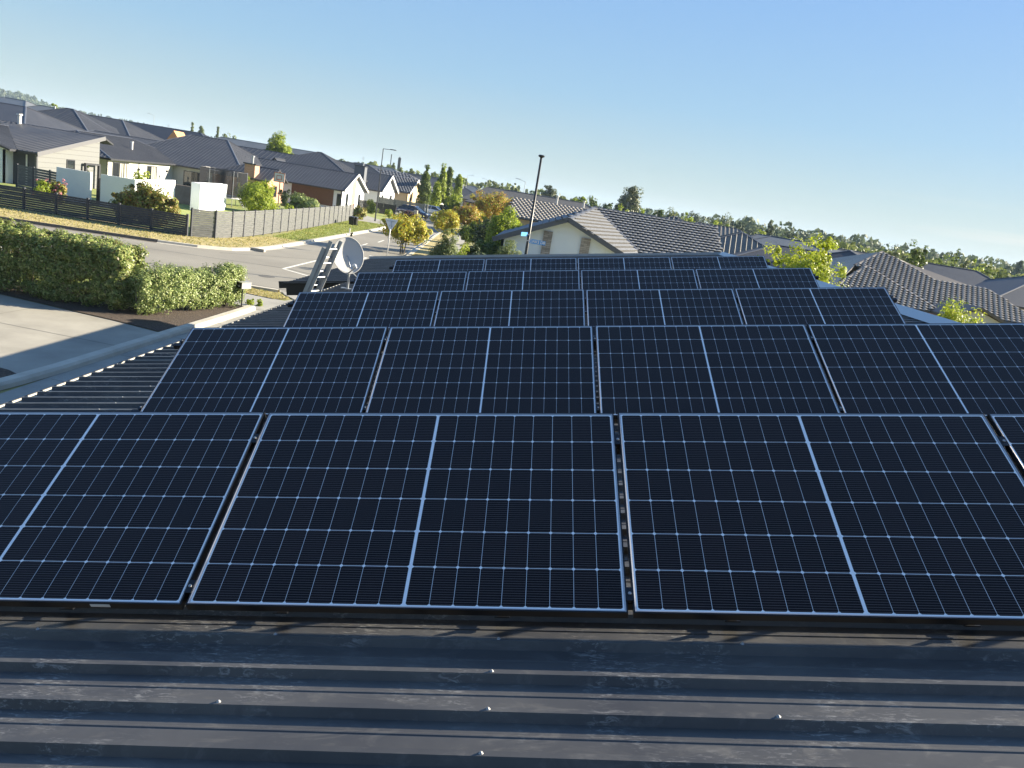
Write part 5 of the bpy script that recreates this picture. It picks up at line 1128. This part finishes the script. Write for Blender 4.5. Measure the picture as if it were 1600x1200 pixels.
# two wheelie bins at the far end of the fence
g0_ = None
for i, (px, py) in enumerate(((549.0, 353), (553.5, 353.5))):
    c = G(px, py); lb = ['black wheelie bin nearest the end of the grey fence', 'black wheelie bin standing right of the other bin'][i]
    t = thing('wheelie_bin', lb, 'bin', (c.x, c.y, 0), 'bins at the end of the fence'); x, y = c.x, c.y
    b = MB(); b.prism([(x - .21, y - .24, .06), (x + .21, y - .24, .06), (x + .21, y + .20, .06), (x - .21, y + .20, .06)], [(x - .25, y - .3, .85), (x + .25, y - .3, .85), (x + .25, y + .3, .85), (x - .25, y + .3, .85)]); b.build('body', M_blackmet, t)
    b = MB(); b.prism([(x - .26, y - .32, .853), (x + .26, y - .32, .853), (x + .26, y + .32, .853), (x - .26, y + .32, .853)], [(x - .22, y - .28, .91), (x + .22, y - .28, .91), (x + .22, y + .28, .93), (x - .22, y + .28, .93)]); b.build('lid', M_trim, t)
    for sx in (-.26, .22):
        b = MB(); b.tube([(x + sx, y + .22, .12), (x + sx + .05, y + .22, .12)], .12, 12); b.build('wheel', M_trim, t)
# trampoline with safety net
cx, cy, r = V(348, 300, 73.5).x, 73.5, 2.15
t = thing('trampoline', 'round trampoline with tall safety net behind the pale garden wall', 'trampoline', (cx, cy, 0))
ringp = lambda rr, z, a0=0, n=24: [(cx + rr * math.cos(2 * math.pi * i / n + a0), cy + rr * math.sin(2 * math.pi * i / n + a0), z) for i in range(n + 1)]
b = MB(); b.tube(ringp(r, .85), .04, 6); b.build('frame', M_galv, t)
b = MB(); b.tube(ringp(r - .12, .89), .10, 4); b.build('pad', M_plwhite, t)
b = MB(); b.face(list(reversed(ringp(r - .2, .86)[:-1]))); b.build('mat', M_trim, t)
for i in range(6):
    a = 2 * math.pi * i / 6 + .3; x, y = cx + r * math.cos(a), cy + r * math.sin(a); b = MB(); b.tube([(x, y, 0), (x, y, .85)], .03, 6); b.build('leg', M_galv, t)
    b = MB(); b.tube([(x, y, .85), (x, y, 3.4)], .03, 6); b.build('net_pole', M_galv, t)
b = MB(); b.tube(ringp(r, 3.35), .03, 5)
for z in (1.2, 1.6, 2.0, 2.4, 2.8, 3.1): b.tube(ringp(r - .02, z, 0, 24), .006, 3)
for i in range(120): a = 2 * math.pi * i / 120; x, y = cx + (r - .02) * math.cos(a), cy + (r - .02) * math.sin(a); b.bar((x, y, .9), (x, y, 3.35), .055, .008)
b.build('safety_net', M_trim, t)
b = MB()
for s in (-.2, .2): b.tube([(cx + r + .5, cy - 1.0 + s, 0), (cx + r - .1, cy - .8 + s, .85)], .02, 5)
for k in range(3): z = .2 + .22 * k; b.bar((cx + r + .5 - .6 * z / .85, cy - 1.2 + .2 * z, z), (cx + r + .5 - .6 * z / .85, cy - .8 + .2 * z, z), .08, .02)
b.build('ladder', M_galv, t)
# ================================================================ CARS
def car(label, loc, rot, paint, scale=1.0, suv=False):
    t = thing('parked_car', label, 'car', (0, 0, 0), 'cars parked on and near the driveways'); L_, Wd = 4.5, 1.78; h1 = 1.62 if suv else 1.44
    # stations along x: (x, half width at belt, sill z, belt z)
    st = [(-2.25, .62, .42, .62), (-2.15, .80, .30, .86), (-1.6, .88, .24, .95), (-.6, .89, .20, .96), (.5, .89, .20, .95), (1.1, .88, .22, .90), (1.7, .86, .26, .80), (2.1, .78, .30, .68), (2.25, .60, .40, .56)]
    b = MB(); rings = []
    for x, w, z0, z1 in st:
        rings.append([(x, -w * .96, z0), (x, -w, (z0 + z1) / 2), (x, -w * .95, z1 - .03), (x, -w * .80, z1 + .01), (x, 0, z1 + .04), (x, w * .80, z1 + .01), (x, w * .95, z1 - .03), (x, w, (z0 + z1) / 2), (x, w * .96, z0)])
    base = len(b.v)
    for r_ in rings: b.v += r_
    k = 9
    for i in range(len(rings) - 1):
        for j in range(k): b.f.append((base + i * k + j, base + i * k + (j + 1) % k, base + (i + 1) * k + (j + 1) % k, base + (i + 1) * k + j)); b.m.append(0)
    b.f.append(tuple(base + j for j in range(k))); b.m.append(0); b.f.append(tuple(base + (len(rings) - 1) * k + j for j in reversed(range(k)))); b.m.append(0)
    o = b.build('body', paint, t, sub=False, smooth=True); md = o.modifiers.new('s', 'SUBSURF'); md.levels = 1; md.render_levels = 2
    b = MB(); xb0, xb1, xt0, xt1 = -1.95, 1.20, -1.25, .35
    if suv: xb0, xt0 = -2.1, -1.75
    b.prism([(xb0, -.76, .93), (xb1, -.76, .90), (xb1, .76, .90), (xb0, .76, .93)], [(xt0, -.60, h1 - .05), (xt1, -.60, h1 - .05), (xt1, .60, h1 - .05), (xt0, .60, h1 - .05)]); b.build('windows', M_glass, t, sub=False)
    b = MB(); b.prism([(xt0 - .06, -.62, h1 - .06), (xt1 + .04, -.62, h1 - .06), (xt1 + .04, .62, h1 - .06), (xt0 - .06, .62, h1 - .06)], [(xt0 + .1, -.52, h1), (xt1 - .1, -.52, h1), (xt1 - .1, .52, h1), (xt0 + .1, .52, h1)])
    for sy in (-1, 1):
        for (xa, xb) in ((xb0, xt0), (xb1, xt1), (-.35, -.35)): b.bar((xa, sy * .765, .93), (xb, sy * .605, h1 - .05), .06, .05)
    b.build('roof_panel', paint, t, sub=False)
    for sx in (-1.42, 1.38):
        for sy in (-1, 1):
            b = MB(); b.tube([(sx, sy * .70, .32), (sx, sy * .90, .32)], .32, 18); w_ = b.build('wheel', M_blackmet, t, sub=False)
            b = MB(); b.tube([(sx, sy * .895, .32), (sx, sy * .912, .32)], .20, 14); b.build('rim', M_alu, w_, sub=False)
    for sy in (-1, 1):
        b = MB(); b.box(2.08, 2.24, sy * .62 - .14, sy * .62 + .14, .58, .70); b.build('headlight', M_plwhite, t, sub=False)
        b = MB(); b.box(-2.26, -2.12, sy * .66 - .12, sy * .66 + .12, .70, .84); b.build('tail_light', mat('tail_red', (.35, .02, .02), .3) if 'tail_red' not in MATS else MATS['tail_red'], t, sub=False)
    t.location = loc; t.rotation_euler.z = R_(rot); t.scale = (scale,) * 3; return t
M_cnavy = mat('navy_car_paint', (.025, .04, .085), .22, metal=.4, coat=1)
M_cwhite = mat('white_car_paint', (.62, .64, .66), .3, coat=1)
M_csilver = mat('silver_car_paint', (.42, .44, .46), .3, metal=.5, coat=1)
c = V(646, 326, 111); car('dark blue parked car in front of the grey green paling fence', (c.x, 111.5, .11), -14, M_cnavy, 1.12)
c = V(684, 325, 127); car('white parked car just behind the end of the grey green fence', (c.x - .4, 127, .11), -16, M_cwhite, 1.12)
c = V(727, 316, 168); car('navy car parked at the far kerb beyond the round clipped shrub', (c.x, 168, .01), 100, M_cnavy, 1.05)
c = V(731, 302, 205); car('pale car farthest up the road by the small white house', (c.x, 205, .01), 20, M_csilver, 1.0)
pb = V(650, 331, 104); b = MB(); b.box(pb.x - .22, pb.x + .22, 103.8, 104.2, 0, 1.35); b.box(pb.x - .25, pb.x + .25, 103.77, 104.23, 1.35, 1.40); tag(b.build('utility_cabinet', M_conc2), 'small pale utility cabinet beside the dark parked car', 'utility cabinet')
pb = V(667, 330, 112); b = MB(); b.box(pb.x - .12, pb.x + .12, 111.6, 111.84, 0, 2.15); b.box(pb.x - .15, pb.x + .15, 111.57, 111.87, 2.15, 2.2); tag(b.build('gate_post', M_postfence), 'thick pale gate post between the dark car and the white car', 'post')
# ================================================================ FAR HOUSES AND WOODS
far = [(-120, 172, 20, 14, 8.6, 'pale roofed house high on the left slope at the left edge', M_steel_lite), (-106, 162, 15, 12, 8.0, 'light grey hipped house second on the left slope', M_steel_lite), (-116, 186, 18, 13, 8.5, 'dark roofed house between the pale hillside roofs', M_steel_far),
 (-122, 250, 22, 14, 8.3, 'small tan roofed house on the skyline above the orange gable', M_brownsteel), (-52, 150, 20, 13, 6.4, 'dark roofed house left behind the conifer', M_steel_far), (-40, 152, 22, 13, 6.6, 'dark roofed house right behind the conifer', M_steel_far),
 (-46, 200, 24, 14, 7.2, 'grey roofed house on the skyline right of the conifer', M_steel_lite), (-30, 190, 22, 14, 6.3, 'dark roofed house behind the peaked charcoal roof', M_steel_far), (-40, 240, 26, 14, 7.0, 'dark roofed house on the skyline above the tall chimney', M_steel_dark),
 (-24, 185, 18, 13, 5.8, 'dark roofed house with skylight between the columnar trees', M_steel_far), (-27, 230, 20, 13, 6.2, 'grey house behind the columnar pair', M_steel_lite), (-12, 196, 16, 12, 5.6, 'grey roofed white house beside the bend of the road', M_steel_far),
 (-6, 235, 20, 13, 6.0, 'dark roofed house right of the bend of the road', M_steel_far), (4, 215, 22, 13, 6.4, 'brown roofed house left of the tall black pole, far back', M_brownsteel), (-2, 290, 24, 14, 6.8, 'dusty brown roofed house far behind the autumn trees', M_brownsteel),
 (17, 150, 18, 12, 5.9, 'grey brown roofed house left of the gum tree', M_brownsteel), (28, 130, 18, 12, 5.7, 'dark blue roofed house behind the brown ribbed roofs', M_steel_far), (36, 125, 16, 12, 5.6, 'small grey roofed house left of the pale peaked roof', M_steel_lite),
 (41, 112, 18, 12, 5.2, 'grey roofed house behind the lime green tree top', M_steel_lite), (50, 128, 18, 12, 5.4, 'pale brown roofed house left of the brown tiled peak', M_brownsteel)]
for i, (x, y, l_, w_, r_, lb, m_) in enumerate(far):
    t = thing('house', lb, 'house', (x, y, 0), 'distant houses'); block(t, x, y, l_, w_, max(r_ - 2.7, 3.0), r_, 'x', rm=m_, wm=(M_render, M_tan, M_grwall)[i % 3], style='plain', rot=(i * 37) % 24 - 12, rh=.02)
    if i % 2: flue(t, (x + l_ * .18, y - 1.6, r_ - .75), .9, .12)
    if i % 3 == 0:
        b = MB(); ax_ = x - l_ * .12; b.tube([(ax_, y, r_ - .2), (ax_, y, r_ + 1.7)], .03, 5)
        for q_ in range(5): b.bar((ax_ - .45 + .06 * q_, y, r_ + 1.0 + .16 * q_), (ax_ + .45 - .06 * q_, y, r_ + 1.0 + .16 * q_), .025, .025)
        b.build('aerial', M_galv, t)
def woods(name, label, segs, n, hmin, hmax, leaf, material, seed, per=46, shape_mix=.5):
    rng = np.random.default_rng(seed); P = []; N = []
    for i in range(n):
        (x0, y0, z0), (x1, y1, z1) = segs[i % len(segs)]; f = rng.uniform(); x = x0 + (x1 - x0) * f; y = y0 + (y1 - y0) * f + rng.uniform(-.04, .04) * y0; z = z0 + (z1 - z0) * f
        h = rng.uniform(hmin, hmax); cone = rng.uniform() < shape_mix; w = h * (.18 if cone else rng.uniform(.35, .6))
        zz = rng.uniform(0, 1, per); a = rng.uniform(0, 6.283, per); prof_ = (1 - zz) * .9 + .1 if cone else np.sqrt(np.clip(1 - (2 * zz - 1) ** 2, .02, 1)); rr = w * prof_ * rng.uniform(.6, 1, per)
        P.append(np.c_[x + rr * np.cos(a), y + rr * np.sin(a), z + h * (.05 + .95 * zz)]); N.append(unit(np.c_[np.cos(a), np.sin(a), rng.uniform(-.1, .9, per)] + rng.normal(0, .4, (per, 3))))
    o = leafmesh(name, np.concatenate(P), np.concatenate(N), leaf, seed, material, .7); o['kind'] = 'stuff'; o['label'] = label; return o
# low hills at the far left, wooded
def ridge(px, py, Y): p = V(px, py, Y); return (p.x, p.y, p.z)
hp = [(-260, 90), (-120, 118), (-40, 135), (-5, 148), (22, 146), (48, 159), (60, 165), (90, 172), (120, 178), (170, 187), (230, 199), (290, 211), (350, 222), (420, 236), (480, 247)]
b = MB(); H_ = [ridge(x, y + 5, 1400) for x, y in hp]
for a, c in zip(H_[:-1], H_[1:]):
    b.face([(a[0] * .72, a[1] * .72, -1), (c[0] * .72, c[1] * .72, -1), (c[0], c[1], max(c[2], 2)), (a[0], a[1], max(a[2], 2))]); b.face([(a[0], a[1], max(a[2], 2)), (c[0], c[1], max(c[2], 2)), (c[0] * 1.5, c[1] * 1.5, -1), (a[0] * 1.5, a[1] * 1.5, -1)])
o = b.build('hills', M_hill, smooth=True); o['kind'] = 'structure'
segs = [(H_[i], H_[i + 1]) for i in range(3, len(H_) - 1)]
woods('hill_wood', 'dark wooded hillside at the far left', segs, 520, 4, 12, 3.6, LF_far, 201, per=50, shape_mix=.5)
sl = lambda *p: [((ridge(x0, y0, Y)[0], Y, 0), (ridge(x1, y1, Y)[0], Y, 0)) for (x0, y0, x1, y1, Y) in p]
woods('far_wood', 'mixed tree belt on the left skyline', sl((70, 180, 330, 225, 760), (60, 185, 240, 205, 700)), 170, 5, 15, 2.6, LF_far, 202, shape_mix=.5)
woods('far_wood', 'low tree belt on the middle skyline', sl((440, 245, 900, 330, 480), (560, 260, 860, 320, 380)), 170, 6, 10.5, 2.2, LF_mid, 203, shape_mix=.25)
woods('far_wood', 'dark tree belt on the right skyline', sl((850, 320, 1700, 450, 430), (1080, 350, 1700, 450, 330), (1100, 350, 1700, 450, 300)), 300, 6.5, 11.5, 2.0, LF_far, 204, shape_mix=.12, per=60)
woods('near_wood', 'yellow green tree belt below the dark one on the right', sl((960, 340, 1640, 450, 210), (1280, 400, 1640, 450, 150)), 110, 4.5, 6.8, 1.0, LF_mid, 205, shape_mix=.15, per=90)

# thin evening haze: one closed box of even density round the camera and everything else
hz = MB(); hz.box(-4300, 4300, -320, 6200, -1.5, 95)
ho = hz.build('haze', bpy.data.materials.new('haze_volume')); ho['kind'] = 'stuff'; ho['label'] = 'thin blue evening haze'
hm = ho.data.materials[0]; hm.use_nodes = True; hn = hm.node_tree; hn.nodes.clear()
pv = hn.nodes.new('ShaderNodeVolumePrincipled'); pv.inputs['Color'].default_value = (.62, .80, 1.0, 1); pv.inputs['Density'].default_value = .00016; pv.inputs['Anisotropy'].default_value = .0
ou = hn.nodes.new('ShaderNodeOutputMaterial'); hn.links.new(pv.outputs[0], ou.inputs['Volume'])
